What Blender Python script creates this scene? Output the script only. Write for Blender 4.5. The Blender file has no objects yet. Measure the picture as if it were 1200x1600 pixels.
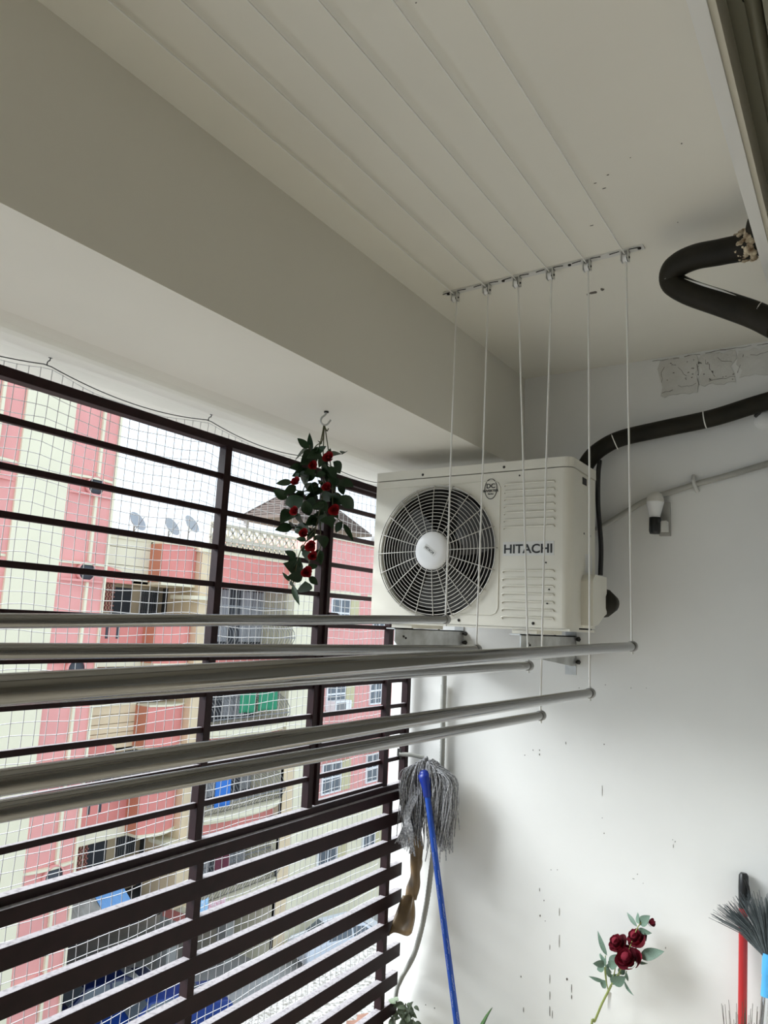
import bpy, math, random
from mathutils import Vector, Matrix

S = bpy.context.scene
COL = S.collection
random.seed(7)
PI = math.pi
CZ = 1.72                      # eye height; all coordinates below are relative to the eye

# ------------------------------------------------------------------ camera
FPX, YAW, PITCH, ROLL = 1135.5, .589737, .153955, .046059
_fw = Vector((-math.sin(YAW)*math.cos(PITCH), math.cos(YAW)*math.cos(PITCH), math.sin(PITCH)))
_r = Vector((math.cos(YAW), math.sin(YAW), 0)); _u = _r.cross(_fw)
CR = _r*math.cos(ROLL) + _u*math.sin(ROLL)
CU = -_r*math.sin(ROLL) + _u*math.cos(ROLL)
cam = bpy.data.cameras.new('camera'); cam_o = bpy.data.objects.new('camera', cam)
COL.objects.link(cam_o)
cam.sensor_fit = 'HORIZONTAL'; cam.sensor_width = 36; cam.lens = FPX/1200*36
cam.clip_start = .02; cam.clip_end = 300
cam_o.matrix_world = Matrix(((CR.x, CU.x, -_fw.x, 0), (CR.y, CU.y, -_fw.y, 0), (CR.z, CU.z, -_fw.z, CZ), (0, 0, 0, 1)))
S.camera = cam_o

# ------------------------------------------------------------------ sky, sun, exposure
w = bpy.data.worlds.new('overcast_sky'); S.world = w; w.use_nodes = True
bg = w.node_tree.nodes['Background']
bg.inputs[0].default_value = (.76, .88, 1.0, 1); bg.inputs[1].default_value = .75
sun = bpy.data.lights.new('hazy_sun', 'SUN'); sun_o = bpy.data.objects.new('hazy_sun', sun)
COL.objects.link(sun_o)
sun.energy = 4.5; sun.angle = math.radians(38); sun.color = (.92, .97, 1)
sun_o.rotation_euler = Vector((.71, .40, -.57)).to_track_quat('-Z', 'Y').to_euler()
V = S.view_settings
V.view_transform = 'Standard'; V.look = 'None'; V.gamma = 1; V.exposure = 1.14; V.use_curve_mapping = False

# ------------------------------------------------------------------ helpers
def ray(x, y): return _fw + CR*((x-600)/FPX) - CU*((y-800)/FPX)
def at_x(x, y, X): d = ray(x, y); return d*(X/d.x)
def at_y(x, y, Y): d = ray(x, y); return d*(Y/d.y)
def at_z(x, y, Z): d = ray(x, y); return d*(Z/d.z)

MATS = {}
def mat(name, col, rough=.6, metal=0, noise=0, scale=8, bump=0, bscale=40, col2=None, spec=.5, stretch=None, top_col=None, trans=0):
    if name in MATS: return MATS[name]
    m = bpy.data.materials.new(name); m.use_nodes = True
    nt = m.node_tree; N = nt.nodes; L = nt.links
    b = N['Principled BSDF']
    b.inputs['Base Color'].default_value = (*col, 1); b.inputs['Roughness'].default_value = rough
    b.inputs['Metallic'].default_value = metal; b.inputs['Specular IOR Level'].default_value = spec
    if trans:
        b.inputs['Transmission Weight'].default_value = trans
    out = None
    tc = N.new('ShaderNodeTexCoord')
    vec = tc.outputs['Object']
    if stretch:
        mp = N.new('ShaderNodeMapping'); mp.inputs['Scale'].default_value = stretch
        L.new(vec, mp.inputs[0]); vec = mp.outputs[0]
    if noise or col2:
        n = N.new('ShaderNodeTexNoise'); n.inputs['Scale'].default_value = scale; n.inputs['Detail'].default_value = 5
        L.new(vec, n.inputs['Vector'])
        mx = N.new('ShaderNodeMix'); mx.data_type = 'RGBA'
        c2 = col2 or tuple(c*(1-noise) for c in col)
        mx.inputs[6].default_value = (*col, 1); mx.inputs[7].default_value = (*c2, 1)
        rp = N.new('ShaderNodeValToRGB'); rp.color_ramp.elements[0].position = .38; rp.color_ramp.elements[1].position = .66
        L.new(n.outputs['Fac'], rp.inputs[0]); L.new(rp.outputs[0], mx.inputs[0])
        out = mx.outputs[2]; L.new(out, b.inputs['Base Color'])
    if top_col:  # upward-facing sides blend to a second colour, broken up by noise
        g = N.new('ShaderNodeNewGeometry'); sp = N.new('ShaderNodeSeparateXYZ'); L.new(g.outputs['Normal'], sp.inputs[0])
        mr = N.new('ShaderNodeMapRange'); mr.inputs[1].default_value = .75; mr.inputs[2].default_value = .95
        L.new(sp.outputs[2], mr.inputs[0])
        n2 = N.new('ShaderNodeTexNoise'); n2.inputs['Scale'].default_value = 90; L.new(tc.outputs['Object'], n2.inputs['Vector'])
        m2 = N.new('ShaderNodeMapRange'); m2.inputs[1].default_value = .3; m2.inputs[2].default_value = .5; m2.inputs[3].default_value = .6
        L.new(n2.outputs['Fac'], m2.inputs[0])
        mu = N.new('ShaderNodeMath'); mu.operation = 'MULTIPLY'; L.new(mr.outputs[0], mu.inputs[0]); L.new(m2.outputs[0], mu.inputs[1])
        mx2 = N.new('ShaderNodeMix'); mx2.data_type = 'RGBA'; mx2.inputs[6].default_value = (*col, 1); mx2.inputs[7].default_value = (*top_col, 1)
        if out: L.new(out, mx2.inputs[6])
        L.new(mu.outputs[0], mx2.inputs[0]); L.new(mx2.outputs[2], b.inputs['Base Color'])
    if bump:
        n = N.new('ShaderNodeTexNoise'); n.inputs['Scale'].default_value = bscale; n.inputs['Detail'].default_value = 4
        L.new(vec, n.inputs['Vector'])
        bp = N.new('ShaderNodeBump'); bp.inputs['Strength'].default_value = bump; bp.inputs['Distance'].default_value = .01
        L.new(n.outputs['Fac'], bp.inputs['Height']); L.new(bp.outputs[0], b.inputs['Normal'])
    MATS[name] = m
    return m

PLOC = {}
def ploc(o): return PLOC.get(o.name, Vector((0, 0, 0))) if o else Vector((0, 0, 0))

class MB:
    def __init__(s): s.v = []; s.f = []; s.sm = []
    def add(s, vs, fs, smooth=False):
        k = len(s.v); s.v += [Vector(p) for p in vs]
        for f in fs: s.f.append([i+k for i in f]); s.sm.append(smooth)
        return s
    def box(s, x0, x1, y0, y1, z0, z1):
        return s.add([(x, y, z) for z in (z0, z1) for y in (y0, y1) for x in (x0, x1)],
                     [(0, 2, 3, 1), (4, 5, 7, 6), (0, 1, 5, 4), (2, 6, 7, 3), (0, 4, 6, 2), (1, 3, 7, 5)])
    def obox(s, a, b, w, h, up=(0, 0, 1)):
        a = Vector(a); b = Vector(b); d = (b-a).normalized(); u = Vector(up)
        sd = d.cross(u)
        if sd.length < 1e-4: sd = d.cross(Vector((1, 0, 0)))
        sd.normalize(); u = sd.cross(d)
        vs = [p + sd*(i*w/2) + u*(j*h/2) for p in (a, b) for i, j in ((-1, -1), (1, -1), (1, 1), (-1, 1))]
        return s.add(vs, [(0, 3, 2, 1), (4, 5, 6, 7), (0, 1, 5, 4), (1, 2, 6, 5), (2, 3, 7, 6), (3, 0, 4, 7)])
    def tube(s, pts, r, n=8, cap=True, flat=None):
        pts = [Vector(p) for p in pts]; m = len(pts)
        rs = r if isinstance(r, (list, tuple)) else [r]*m
        vs = []; prev = None
        for i, p in enumerate(pts):
            d = (pts[min(i+1, m-1)] - pts[max(i-1, 0)])
            d = d.normalized() if d.length > 1e-9 else Vector((0, 0, 1))
            if prev is None:
                a = d.cross(Vector((0, 0, 1)) if abs(d.z) < .9 else Vector((1, 0, 0)))
            else:
                a = prev - d*prev.dot(d)
            if a.length < 1e-6: a = d.orthogonal()
            a.normalize(); prev = a; c = d.cross(a)
            for k in range(n):
                t = 2*PI*k/n
                vs.append(p + a*(rs[i]*math.cos(t)) + c*(rs[i]*math.sin(t)*(flat or 1)))
        fs = [(i*n+k, i*n+(k+1) % n, (i+1)*n+(k+1) % n, (i+1)*n+k) for i in range(m-1) for k in range(n)]
        s.add(vs, fs, True)
        if cap and n > 2:
            s.add(vs[:n], [tuple(range(n))[::-1]]); s.add(vs[-n:], [tuple(range(n))])
        return s
    def lathe(s, prof, org, axis, n=24):
        org = Vector(org); d = Vector(axis).normalized(); a = d.orthogonal().normalized(); c = d.cross(a)
        vs = [org + d*h + (a*math.cos(2*PI*k/n) + c*math.sin(2*PI*k/n))*max(r, 1e-5) for r, h in prof for k in range(n)]
        fs = [(i*n+k, i*n+(k+1) % n, (i+1)*n+(k+1) % n, (i+1)*n+k) for i in range(len(prof)-1) for k in range(n)]
        return s.add(vs, fs, True)
    def prism(s, poly, z0, z1, to=lambda a, b, c: (a, b, c), smooth=False):
        n = len(poly)
        vs = [to(a, b, z0) for a, b in poly] + [to(a, b, z1) for a, b in poly]
        s.add(vs, [(i, (i+1) % n, n+(i+1) % n, n+i) for i in range(n)], smooth)
        return s.add(vs, [tuple(range(n))[::-1], tuple(range(n, 2*n))])
    def grid(s, fn, nu, nv, smooth=True):
        vs = [fn(i/nu, j/nv) for j in range(nv+1) for i in range(nu+1)]
        return s.add(vs, [(j*(nu+1)+i, j*(nu+1)+i+1, (j+1)*(nu+1)+i+1, (j+1)*(nu+1)+i) for j in range(nv) for i in range(nu)], smooth)
    def build(s, name, m, parent=None, bevel=0, solid=0):
        base = ploc(parent)
        if parent is None:
            lo = Vector([min(v[i] for v in s.v) for i in range(3)]); hi = Vector([max(v[i] for v in s.v) for i in range(3)])
            base = Vector(((lo.x+hi.x)/2, (lo.y+hi.y)/2, lo.z))
        me = bpy.data.meshes.new(name)
        me.from_pydata([v - base for v in s.v], [], s.f)
        me.polygons.foreach_set('use_smooth', s.sm)
        me.update()
        me.materials.append(m)
        o = bpy.data.objects.new(name, me); COL.objects.link(o)
        if parent is None:
            o.location = base + Vector((0, 0, CZ))
        else:
            o.parent = parent
        PLOC[o.name] = base
        if bevel:
            md = o.modifiers.new('bevel', 'BEVEL'); md.width = bevel; md.segments = 3; md.limit_method = 'ANGLE'
        if solid:
            md = o.modifiers.new('solid', 'SOLIDIFY'); md.thickness = solid; md.offset = 0
        return o

def thing(name, loc, label, cat, group=None):
    o = bpy.data.objects.new(name, None); COL.objects.link(o)
    o.empty_display_size = .05
    o.location = Vector(loc) + Vector((0, 0, CZ)); PLOC[o.name] = Vector(loc)
    return tag(o, label, cat, group)
def tag(o, label, cat, group=None):
    o['label'] = label; o['category'] = cat
    if group: o['group'] = group
    return o
def struct(o): o['kind'] = 'structure'; return o
def place(mesh, name, parent, p, rot, sc=1):
    """a part that shares mesh data"""
    o = bpy.data.objects.new(name, mesh); COL.objects.link(o); o.parent = parent
    o.location = Vector(p) - ploc(parent); o.rotation_mode = 'QUATERNION'; o.rotation_quaternion = rot
    o.scale = (sc, sc, sc) if not isinstance(sc, (tuple, list)) else sc
    PLOC[o.name] = Vector(p)
    return o
def meshdata(mb, name, m):
    me = bpy.data.meshes.new(name); me.from_pydata(mb.v, [], mb.f)
    me.polygons.foreach_set('use_smooth', mb.sm); me.update(); me.materials.append(m); return me
def text_part(txt, name, m, parent, p0, p1, zc, height, y, depth=.001, rot=0):
    """lettering on a face that looks towards -Y, between x=p0 and x=p1"""
    cu = bpy.data.curves.new(name, 'FONT'); cu.body = txt; cu.align_x = 'CENTER'; cu.align_y = 'CENTER'; cu.extrude = depth
    cu.offset = .022
    t = bpy.data.objects.new(name+'_tmp', cu); COL.objects.link(t)
    dg = bpy.context.evaluated_depsgraph_get()
    me = bpy.data.meshes.new_from_object(t.evaluated_get(dg)); bpy.data.objects.remove(t)
    xs = [v.co.x for v in me.vertices]; ys = [v.co.y for v in me.vertices]
    sx = (p1-p0)/(max(xs)-min(xs)); sy = height/(max(ys)-min(ys)); cx = (max(xs)+min(xs))/2; cy = (max(ys)+min(ys))/2
    base = ploc(parent); c, s_ = math.cos(rot), math.sin(rot)
    for v in me.vertices:
        a, b, d = (v.co.x-cx)*sx, (v.co.y-cy)*sy, v.co.z
        v.co = Vector(((p0+p1)/2 + a*c - b*s_, y - d, zc + a*s_ + b*c)) - base
    me.materials.clear(); me.materials.append(m)
    o = bpy.data.objects.new(name, me); COL.objects.link(o); o.parent = parent
    return o
def catmull(P, n=8):
    P = [Vector(p) for p in P]; out = []
    Q = [P[0]*2-P[1]] + P + [P[-1]*2-P[-2]]
    for i in range(1, len(Q)-2):
        for k in range(n):
            t = k/n; a, b, c, d = Q[i-1], Q[i], Q[i+1], Q[i+2]
            out.append(.5*((2*b)+(c-a)*t+(2*a-5*b+4*c-d)*t*t+(3*b-a-3*c+d)*t*t*t))
    return out + [P[-1]]
def box(name, m, parent, *a, bevel=0): return MB().box(*a).build(name, m, parent, bevel)

# ------------------------------------------------------------------ materials
M_wall = mat('white_wall_paint', (.835, .83, .80), .55, noise=.05, scale=2.2, bump=.06, bscale=30)
M_ceil = mat('ceiling_paint', (.83, .80, .71), .7, noise=.05, scale=1.5, bump=.05, bscale=25)
M_beam = mat('beam_paint', (.81, .78, .69), .7, noise=.04, scale=1.8, bump=.05, bscale=25)
M_floor = mat('floor_tile', (.70, .63, .50), .4, noise=.1, scale=5)
M_brown = mat('maroon_metal_paint', (.020, .0065, .0075), .5, spec=.2, top_col=(.42, .39, .40), noise=.3, scale=20)  # dark maroon, with a pale grey colour on upward faces
M_chrome = mat('steel_pipe', (.30, .295, .285), .14, 1)
M_cap = mat('grey_plastic', (.30, .30, .29), .4)
M_rope = mat('white_cord', (.86, .85, .80), .8)
M_alu = mat('aluminium', (.62, .62, .60), .4, .8)
M_zinc = mat('galvanised_steel', (.62, .63, .62), .45, .6, col2=(.42, .42, .40), scale=14)
M_black = mat('black_hole', (.008, .008, .008), .6)
M_screw = mat('dark_screw', (.03, .028, .025), .45, .6)
M_ac = mat('ac_cream_paint', (.76, .73, .63), .42, noise=.05, scale=7)
M_acdark = mat('ac_dark_interior', (.020, .018, .015), .6)
M_blade = mat('fan_blade_grey', (.05, .047, .042), .45)
M_hub = mat('hub_white_plastic', (.84, .84, .83), .35)
M_wire = mat('guard_wire', (.55, .53, .48), .4, .2)
M_ink = mat('black_ink', (.02, .02, .02), .5)
M_plate = mat('brand_plate_silver', (.72, .715, .68), .35)
M_insul = mat('black_pipe_insulation', (.020, .017, .010), .6, spec=.25, noise=.5, scale=9, bump=.25, bscale=22)
M_foam = mat('crumbled_foam', (.72, .62, .44), .9, col2=(.16, .10, .05), scale=45, bump=.8, bscale=60)
M_conduit = mat('grey_conduit', (.42, .41, .37), .55, bump=.3, bscale=30)
M_hose = mat('ribbed_grey_hose', (.34, .34, .31), .55)
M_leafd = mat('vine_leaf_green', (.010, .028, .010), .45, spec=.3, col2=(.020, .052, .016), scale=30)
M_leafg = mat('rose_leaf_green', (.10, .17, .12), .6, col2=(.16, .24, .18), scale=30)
M_stem = mat('vine_stem', (.10, .10, .045), .6)
M_stemg = mat('rose_stem_green', (.26, .30, .09), .5)
M_red = mat('vine_rose_red', (.36, .012, .018), .55)
M_wine = mat('wine_red_petal', (.13, .006, .016), .8, spec=.2, col2=(.20, .012, .028), scale=25)
M_blue = mat('blue_handle', (.010, .075, .42), .35, col2=(.008, .055, .33), scale=12)
M_print = mat('silver_print', (.55, .60, .68), .4)
M_bluecap = mat('blue_plastic', (.008, .03, .27), .35)
M_mop = mat('grey_mop_yarn', (.20, .20, .21), .9, col2=(.55, .55, .56), scale=130)
M_sheet = mat('brown_sheet', (.13, .082, .035), .4, col2=(.20, .13, .06), scale=14)
M_redst = mat('red_stick', (.42, .018, .02), .3)
M_blackp = mat('black_plastic', (.012, .012, .012), .35)
M_brist = mat('grey_bristle', (.065, .08, .085), .6, col2=(.12, .14, .145), scale=40)
M_cyan = mat('light_blue_plastic', (.09, .42, .80), .35)
M_steelh = mat('steel_handle', (.6, .6, .6), .25, 1)
M_coco = mat('coconut_stick', (.05, .038, .024), .6, col2=(.10, .07, .04), scale=30)
M_net = mat('nylon_net', (.80, .80, .80), .5)
M_netwire = mat('dark_wire', (.03, .03, .03), .5)
M_gran = mat('speckled_terrazzo', (.44, .43, .41), .85, col2=(.13, .12, .10), scale=70, bump=.3, bscale=70)
M_patch = mat('rough_cement', (.72, .71, .67), .9, col2=(.60, .585, .54), scale=6, bump=.6, bscale=25)
M_speck = mat('dark_speck', (.13, .115, .095), .8)
M_bulbw = mat('bulb_white_body', (.80, .80, .78), .4)
M_dome = mat('bulb_dome', (.66, .64, .58), .3)
# outside
M_pink = mat('pink_facade', (.70, .25, .215), .8, noise=.12, scale=.7)
M_pinkl = mat('pale_pink_facade', (.76, .34, .31), .8, noise=.10, scale=.7)
M_cream = mat('cream_facade', (.75, .70, .52), .8, noise=.06, scale=.6)
M_beige = mat('beige_facade', (.70, .56, .37), .8, noise=.08, scale=.8)
M_orange = mat('faded_orange_facade', (.58, .23, .14), .8, noise=.1, scale=.7)
M_dark = mat('dark_interior', (.045, .05, .06), .7)
M_glass = mat('window_glass', (.10, .12, .14), .12)
M_grill = mat('grey_window_grille', (.20, .20, .20), .5)
M_frame = mat('white_window_frame', (.78, .78, .78), .5)
M_jali = mat('terracotta_jali', (.30, .12, .09), .8)
M_lat = mat('cream_lattice', (.50, .45, .35), .8)
M_roofb = mat('brown_roof_batten', (.12, .085, .07), .7)
M_asph = mat('grey_paving', (.42, .42, .41), .9, noise=.25, scale=.5)
M_corr = mat('grey_corrugated', (.33, .32, .29), .6, noise=.25, scale=3)
M_corrb = mat('blue_corrugated', (.16, .34, .62), .6)
M_cardk = mat('navy_car_paint', (.006, .012, .06), .25)
M_carbl = mat('blue_car_paint', (.008, .035, .19), .3)
M_carsv = mat('silver_car_paint', (.62, .66, .72), .3)
M_tyre = mat('tyre', (.02, .02, .02), .8)
M_clb = mat('blue_cloth', (.03, .16, .52), .8)
M_clf = mat('sky_blue_cloth', (.18, .45, .72), .8, col2=(.55, .62, .72), scale=9)
M_clr = mat('rose_cloth', (.55, .22, .28), .8, col2=(.75, .68, .68), scale=9)
M_clg = mat('green_cloth', (.02, .22, .11), .8)
M_clm = mat('maroon_cloth', (.10, .015, .03), .8)
M_curt = mat('grey_curtain', (.42, .43, .46), .8, noise=.4, scale=2, stretch=(1, 6, .3))
M_olive = mat('olive_aluminium', (.26, .25, .19), .45, .3)
M_brick = mat('broken_brick', (.25, .13, .09), .9, noise=.3, scale=20)

# ------------------------------------------------------------------ room shell
YW, XB, XG, H, ZS, XL = 2.85, -1.20, -1.72, 1.085, .68, -.176
YB = -2.6                        # back end of the balcony
FL = -CZ
fl = struct(box('floor', M_floor, None, -1.80, 3.4, YB, YW, FL-.12, FL))
we = struct(box('wall_end', M_wall, None, -1.82, 3.4, YW, YW+.2, FL-.12, H+.15))
struct(box('wall_back', M_wall, None, -1.82, 3.4, YB-.2, YB, FL-.12, H+.15))
M_room = mat('room_wall_paint', (.50, .45, .36), .7)
struct(box('wall_room', M_room, None, 3.4, 3.6, YB-.2, YW+.2, FL-.12, H+.15))
ce = struct(box('ceiling', M_ceil, None, XB, 3.6, YB-.2, YW+.2, H, H+.15))
# edge beam: inner face, wide soffit with a slightly wavy plastered outer strip
prof = [(XB, H+.15), (XB, ZS), (-1.45, ZS+.001), (-1.64, ZS+.001), (-1.69, ZS-.004), (-1.715, ZS-.010), (-1.74, ZS-.012),
        (-1.80, ZS-.010), (-1.825, ZS-.005), (-1.845, ZS-.004), (-1.90, ZS-.010), (-2.02, ZS-.006), (-2.02, H+.15)]
be = MB().prism(prof, YB-.2, YW+.2, lambda a, b, c: (a, c, b)).build('trim_1', M_beam)
struct(be)
# wall on the flat's side with the door opening, and the thin door header over it
MB().box(XL, -.05, 2.02, YW, FL, H).build('wall_right', M_wall)['kind'] = 'structure'
MB().box(XL, -.05, YB, -.7, FL, H).build('wall_right_back', M_wall)['kind'] = 'structure'
dr = thing('door_1', (XL, .5, .9), 'x', 'x'); del dr['label']; del dr['category']; struct(dr)
box('header_board', M_wall, dr, XL, -.152, -.7, 2.02, .9, H)
box('header_strip', M_ceil, dr, -.152, -.142, -.7, 2.02, .908, H)
box('upper_track', M_olive, dr, -.142, -.088, -.7, 2.02, 1.00, H)
MB().tube([(-.106, -.7, .992), (-.106, 2.02, .992)], .012, 10).build('track_rib', M_olive, dr)
box('inner_header', M_olive, dr, -.088, -.02, -.7, 2.02, .93, H)
MB().lathe([(0, -.001), (.0045, -.001), (.0045, .004), (0, .004)], (-.116, 1.123, .996), (0, 0, -1), 10).build('screw', M_black, dr)
# terrace ledge outside
struct(MB().box(-2.42, -1.80, YB, 9.0, FL-.14, FL-.02).build('wall_ledge', M_gran))
# paint specks, runs and the small chip: thin proud flakes
def flakes(name, parent, lst, face):
    mb = MB()
    for px, py, wpx, hpx in lst:
        if face == 'y':
            c = at_y(px, py, YW); a = (at_y(px+wpx, py, YW).x-c.x)*.8; h = abs(at_y(px, py+hpx, YW).z-c.z)*.85
            n = 6; pts = [(c.x+a*.5*math.cos(2*PI*k/n)*random.uniform(.6, 1), c.z+h*.5*math.sin(2*PI*k/n)*random.uniform(.7, 1)) for k in range(n)]
            mb.prism(pts, YW-.0012, YW+.001, lambda p, q, r: (p, r, q))
        else:
            c = at_z(px, py, H); a = .5*abs(at_z(px+wpx, py, H).x-c.x); h = .5*abs(at_z(px, py+hpx, H).y-c.y)
            n = 6; pts = [(c.x+a*math.cos(2*PI*k/n)*random.uniform(.6, 1), c.y+h*math.sin(2*PI*k/n)*random.uniform(.6, 1)) for k in range(n)]
            mb.prism(pts, H-.0012, H+.001)
    o = mb.build(name, M_speck, parent); o['kind'] = 'stuff'; return o
ws = [(944, 1163, 3, 3), (833, 1172, 2, 3), (843, 1179, 2.5, 5), (843, 1172, 2, 3), (884, 1161, 1.5, 6), (820, 1180, 2, 2),
      (941, 1278, 2, 2), (944, 1302, 2.5, 3), (1051, 1312, 2, 2), (1055, 1315, 2, 3), (1052, 1322, 1, 9), (861, 1359, 2, 2), (871, 1359, 2, 2),
      (850, 1407, 2, 3), (844, 1431, 2.5, 5), (852, 1439, 1.5, 2), (843, 1390, 1, 8), (886, 1530, 4, 6), (893, 1545, 1.6, 20), (893, 1558, 2, 10),
      (1040, 1481, 2, 4), (874, 1425, 1, 18), (874, 1470, 1, 30), (859, 1480, 1, 12), (859, 1555, 1.5, 20), (859, 1580, 1.8, 22), (863, 1585, 1.2, 20),
      (814, 1526, 2, 4), (818, 1578, 1.5, 12), (665, 1570, 3, 2), (679, 1575, 3, 3), (920, 1060, 1, 6), (905, 1075, 2, 2), (946, 1070, 2, 2),
      (986, 1075, 2, 2), (1010, 1075, 1.5, 2), (941, 1235, .8, 25), (859, 1530, 1, 20), (996, 1366, 2, 2), (990, 1373, 6, 1), (1005, 1380, 1, 2)]
flakes('paint_speck', we, ws, 'y')
cs = [(650, 4, 4, 2), (927, 457, 22, 5), (941, 452, 8, 5), (919, 460, 6, 4), (985, 246, 3, 1), (1065, 224, 3, 2), (950, 273, 6, 1), (930, 286, 6, 1), (944, 294, 7, 1), (925, 352, 8, 1), (1059, 347, 2, 1)]
flakes('ceiling_chip', ce, cs, 'z')
# rough cement patch along the top of the end wall
def patch(px0, px1, py0, py1, seed):
    rnd = random.Random(seed); a = at_y(px0, py0, YW); b = at_y(px1, py1, YW)
    b2 = at_y(px1, py0, YW)
    pts = []; n = 9
    for i in range(n+1): t = i/n; pts.append((a.x+(b.x-a.x)*t, max(a.z, b2.z)+rnd.uniform(-.008, .004)))
    for i in range(3): t = (i+1)/4; pts.append((b.x+rnd.uniform(-.02, .01), a.z+(b.z-a.z)*t))
    for i in range(n+1): t = 1-i/n; pts.append((a.x+(b.x-a.x)*t, b.z+rnd.uniform(-.006, .006)))
    for i in range(3): t = 1-(i+1)/4; pts.append((a.x+rnd.uniform(-.012, .02), a.z+(b.z-a.z)*t))
    MB().prism(pts, YW-.004, YW+.001, lambda p, q, r: (p, r, q)).build('cement_patch', M_patch, we)
patch(1032, 1090, 562, 613, 3); patch(1094, 1150, 556, 596, 5); patch(1154, 1230, 548, 580, 9)
ck = MB(); rnd = random.Random(4)
def crack(px0, py0, px1, py1, n, wob, th):
    prev = None
    for i in range(n+1):
        t = i/n; c = at_y(px0+(px1-px0)*t+rnd.uniform(-wob, wob), py0+(py1-py0)*t+rnd.uniform(-wob, wob), YW-.0045)
        if prev is not None and rnd.random() < .8: ck.obox(prev, c, .0008, rnd.uniform(.4, 1)*th)
        prev = c
crack(1020, 565, 1199, 536, 22, 1.0, .0026); crack(1034, 614, 1058, 608, 4, .8, .003); crack(1108, 596, 1148, 588, 6, 1, .002)
crack(1090, 556, 1091, 600, 6, 2.2, .002); crack(1160, 553, 1154, 582, 6, 2.5, .0022); crack(1036, 575, 1034, 600, 5, 2.5, .0014)
crack(1052, 568, 1070, 590, 5, 3, .0018); crack(1100, 562, 1118, 588, 6, 3, .0018); crack(1060, 604, 1088, 600, 5, 2, .0012); crack(1118, 558, 1150, 570, 6, 2.5, .0014); crack(1170, 556, 1199, 548, 5, 2.5, .0016)
for k in range(26):
    c = at_y(rnd.uniform(1040, 1145), rnd.uniform(562, 595), YW-.0045); ck.obox(c, c+Vector((rnd.uniform(.002, .006), 0, rnd.uniform(-.003, .003))), .0008, .003)
ck.build('crack', M_speck, we)['kind'] = 'stuff'

# ------------------------------------------------------------------ balcony grille
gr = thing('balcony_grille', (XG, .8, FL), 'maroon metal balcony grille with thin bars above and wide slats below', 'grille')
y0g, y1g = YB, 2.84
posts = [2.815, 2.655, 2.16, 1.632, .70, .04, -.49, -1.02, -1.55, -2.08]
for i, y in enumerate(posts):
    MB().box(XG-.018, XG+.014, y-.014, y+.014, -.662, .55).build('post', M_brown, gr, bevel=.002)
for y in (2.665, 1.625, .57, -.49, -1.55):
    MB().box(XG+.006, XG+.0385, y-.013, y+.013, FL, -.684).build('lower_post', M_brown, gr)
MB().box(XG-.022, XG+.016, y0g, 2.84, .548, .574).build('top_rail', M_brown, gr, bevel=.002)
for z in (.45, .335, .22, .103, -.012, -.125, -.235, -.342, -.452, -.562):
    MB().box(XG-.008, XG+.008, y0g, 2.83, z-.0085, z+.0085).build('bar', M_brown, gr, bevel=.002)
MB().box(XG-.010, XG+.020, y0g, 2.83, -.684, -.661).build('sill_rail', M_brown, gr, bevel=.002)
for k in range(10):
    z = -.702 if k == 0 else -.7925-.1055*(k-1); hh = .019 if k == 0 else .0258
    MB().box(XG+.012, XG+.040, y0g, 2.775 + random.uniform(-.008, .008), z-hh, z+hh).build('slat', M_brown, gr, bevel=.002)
# hatch panel between two posts
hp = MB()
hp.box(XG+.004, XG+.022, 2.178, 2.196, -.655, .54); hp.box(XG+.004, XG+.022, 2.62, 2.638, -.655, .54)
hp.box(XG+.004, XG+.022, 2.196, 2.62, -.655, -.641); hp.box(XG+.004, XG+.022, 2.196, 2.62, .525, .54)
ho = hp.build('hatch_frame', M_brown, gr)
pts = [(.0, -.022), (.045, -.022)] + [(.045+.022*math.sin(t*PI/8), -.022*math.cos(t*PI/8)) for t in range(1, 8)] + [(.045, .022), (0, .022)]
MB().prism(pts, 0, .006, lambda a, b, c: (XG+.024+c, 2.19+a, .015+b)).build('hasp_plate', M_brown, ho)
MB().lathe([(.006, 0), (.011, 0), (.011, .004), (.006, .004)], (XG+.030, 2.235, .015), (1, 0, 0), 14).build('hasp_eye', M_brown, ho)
MB().lathe([(0, 0), (.0065, 0), (.0065, .0015), (0, .0015)], (XG+.030, 2.235, .015), (1, 0, 0), 14).build('hasp_hole', M_hub, ho)

# ------------------------------------------------------------------ bird net outside the grille
XN = -1.825
hooksY = [-.12, .47, 1.055, 1.64, 2.22, 2.80]
def sag(y):
    for a, b in zip(hooksY[:-1], hooksY[1:]):
        if a <= y <= b:
            t = (y-a)/(b-a); return 4*t*(1-t)
    return 0
nt = thing('safety_net', (XN, 1.4, -1.45), 'fine white nylon bird net stretched outside the maroon grille', 'net')
c = .0333; nc = int((2.80-.10)/c); nr = int((.64+1.42)/c)
rn = random.Random(11)
def kn(i, j):
    y = .10+i*c; z = .645-j*c
    dz = -.030*sag(y)*math.exp(-j*c/.75)
    return Vector((XN + .006*math.sin(i*.31+j*.17), y + .004*math.sin(j*.23+i*.05), z + dz + .002*math.sin(i*.9+j*1.3)))
K = [[kn(i, j) for j in range(nr+1)] for i in range(nc+1)]
hv = MB(); vv = MB()
for i in range(nc+1): vv.tube(K[i], .00125, 3, cap=False)
for j in range(nr+1): hv.tube([K[i][j] for i in range(nc+1)], .00125, 3, cap=False)
kk = MB()
for i in range(nc+1):
    for j in range(nr+1):
        p = K[i][j]; r = .0021
        kk.add([p+Vector((r, 0, 0)), p-Vector((r, 0, 0)), p+Vector((0, r, 0)), p-Vector((0, r, 0)), p+Vector((0, 0, r)), p-Vector((0, 0, r))],
               [(0, 2, 4), (2, 1, 4), (1, 3, 4), (3, 0, 4), (2, 0, 5), (1, 2, 5), (3, 1, 5), (0, 3, 5)], True)
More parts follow.
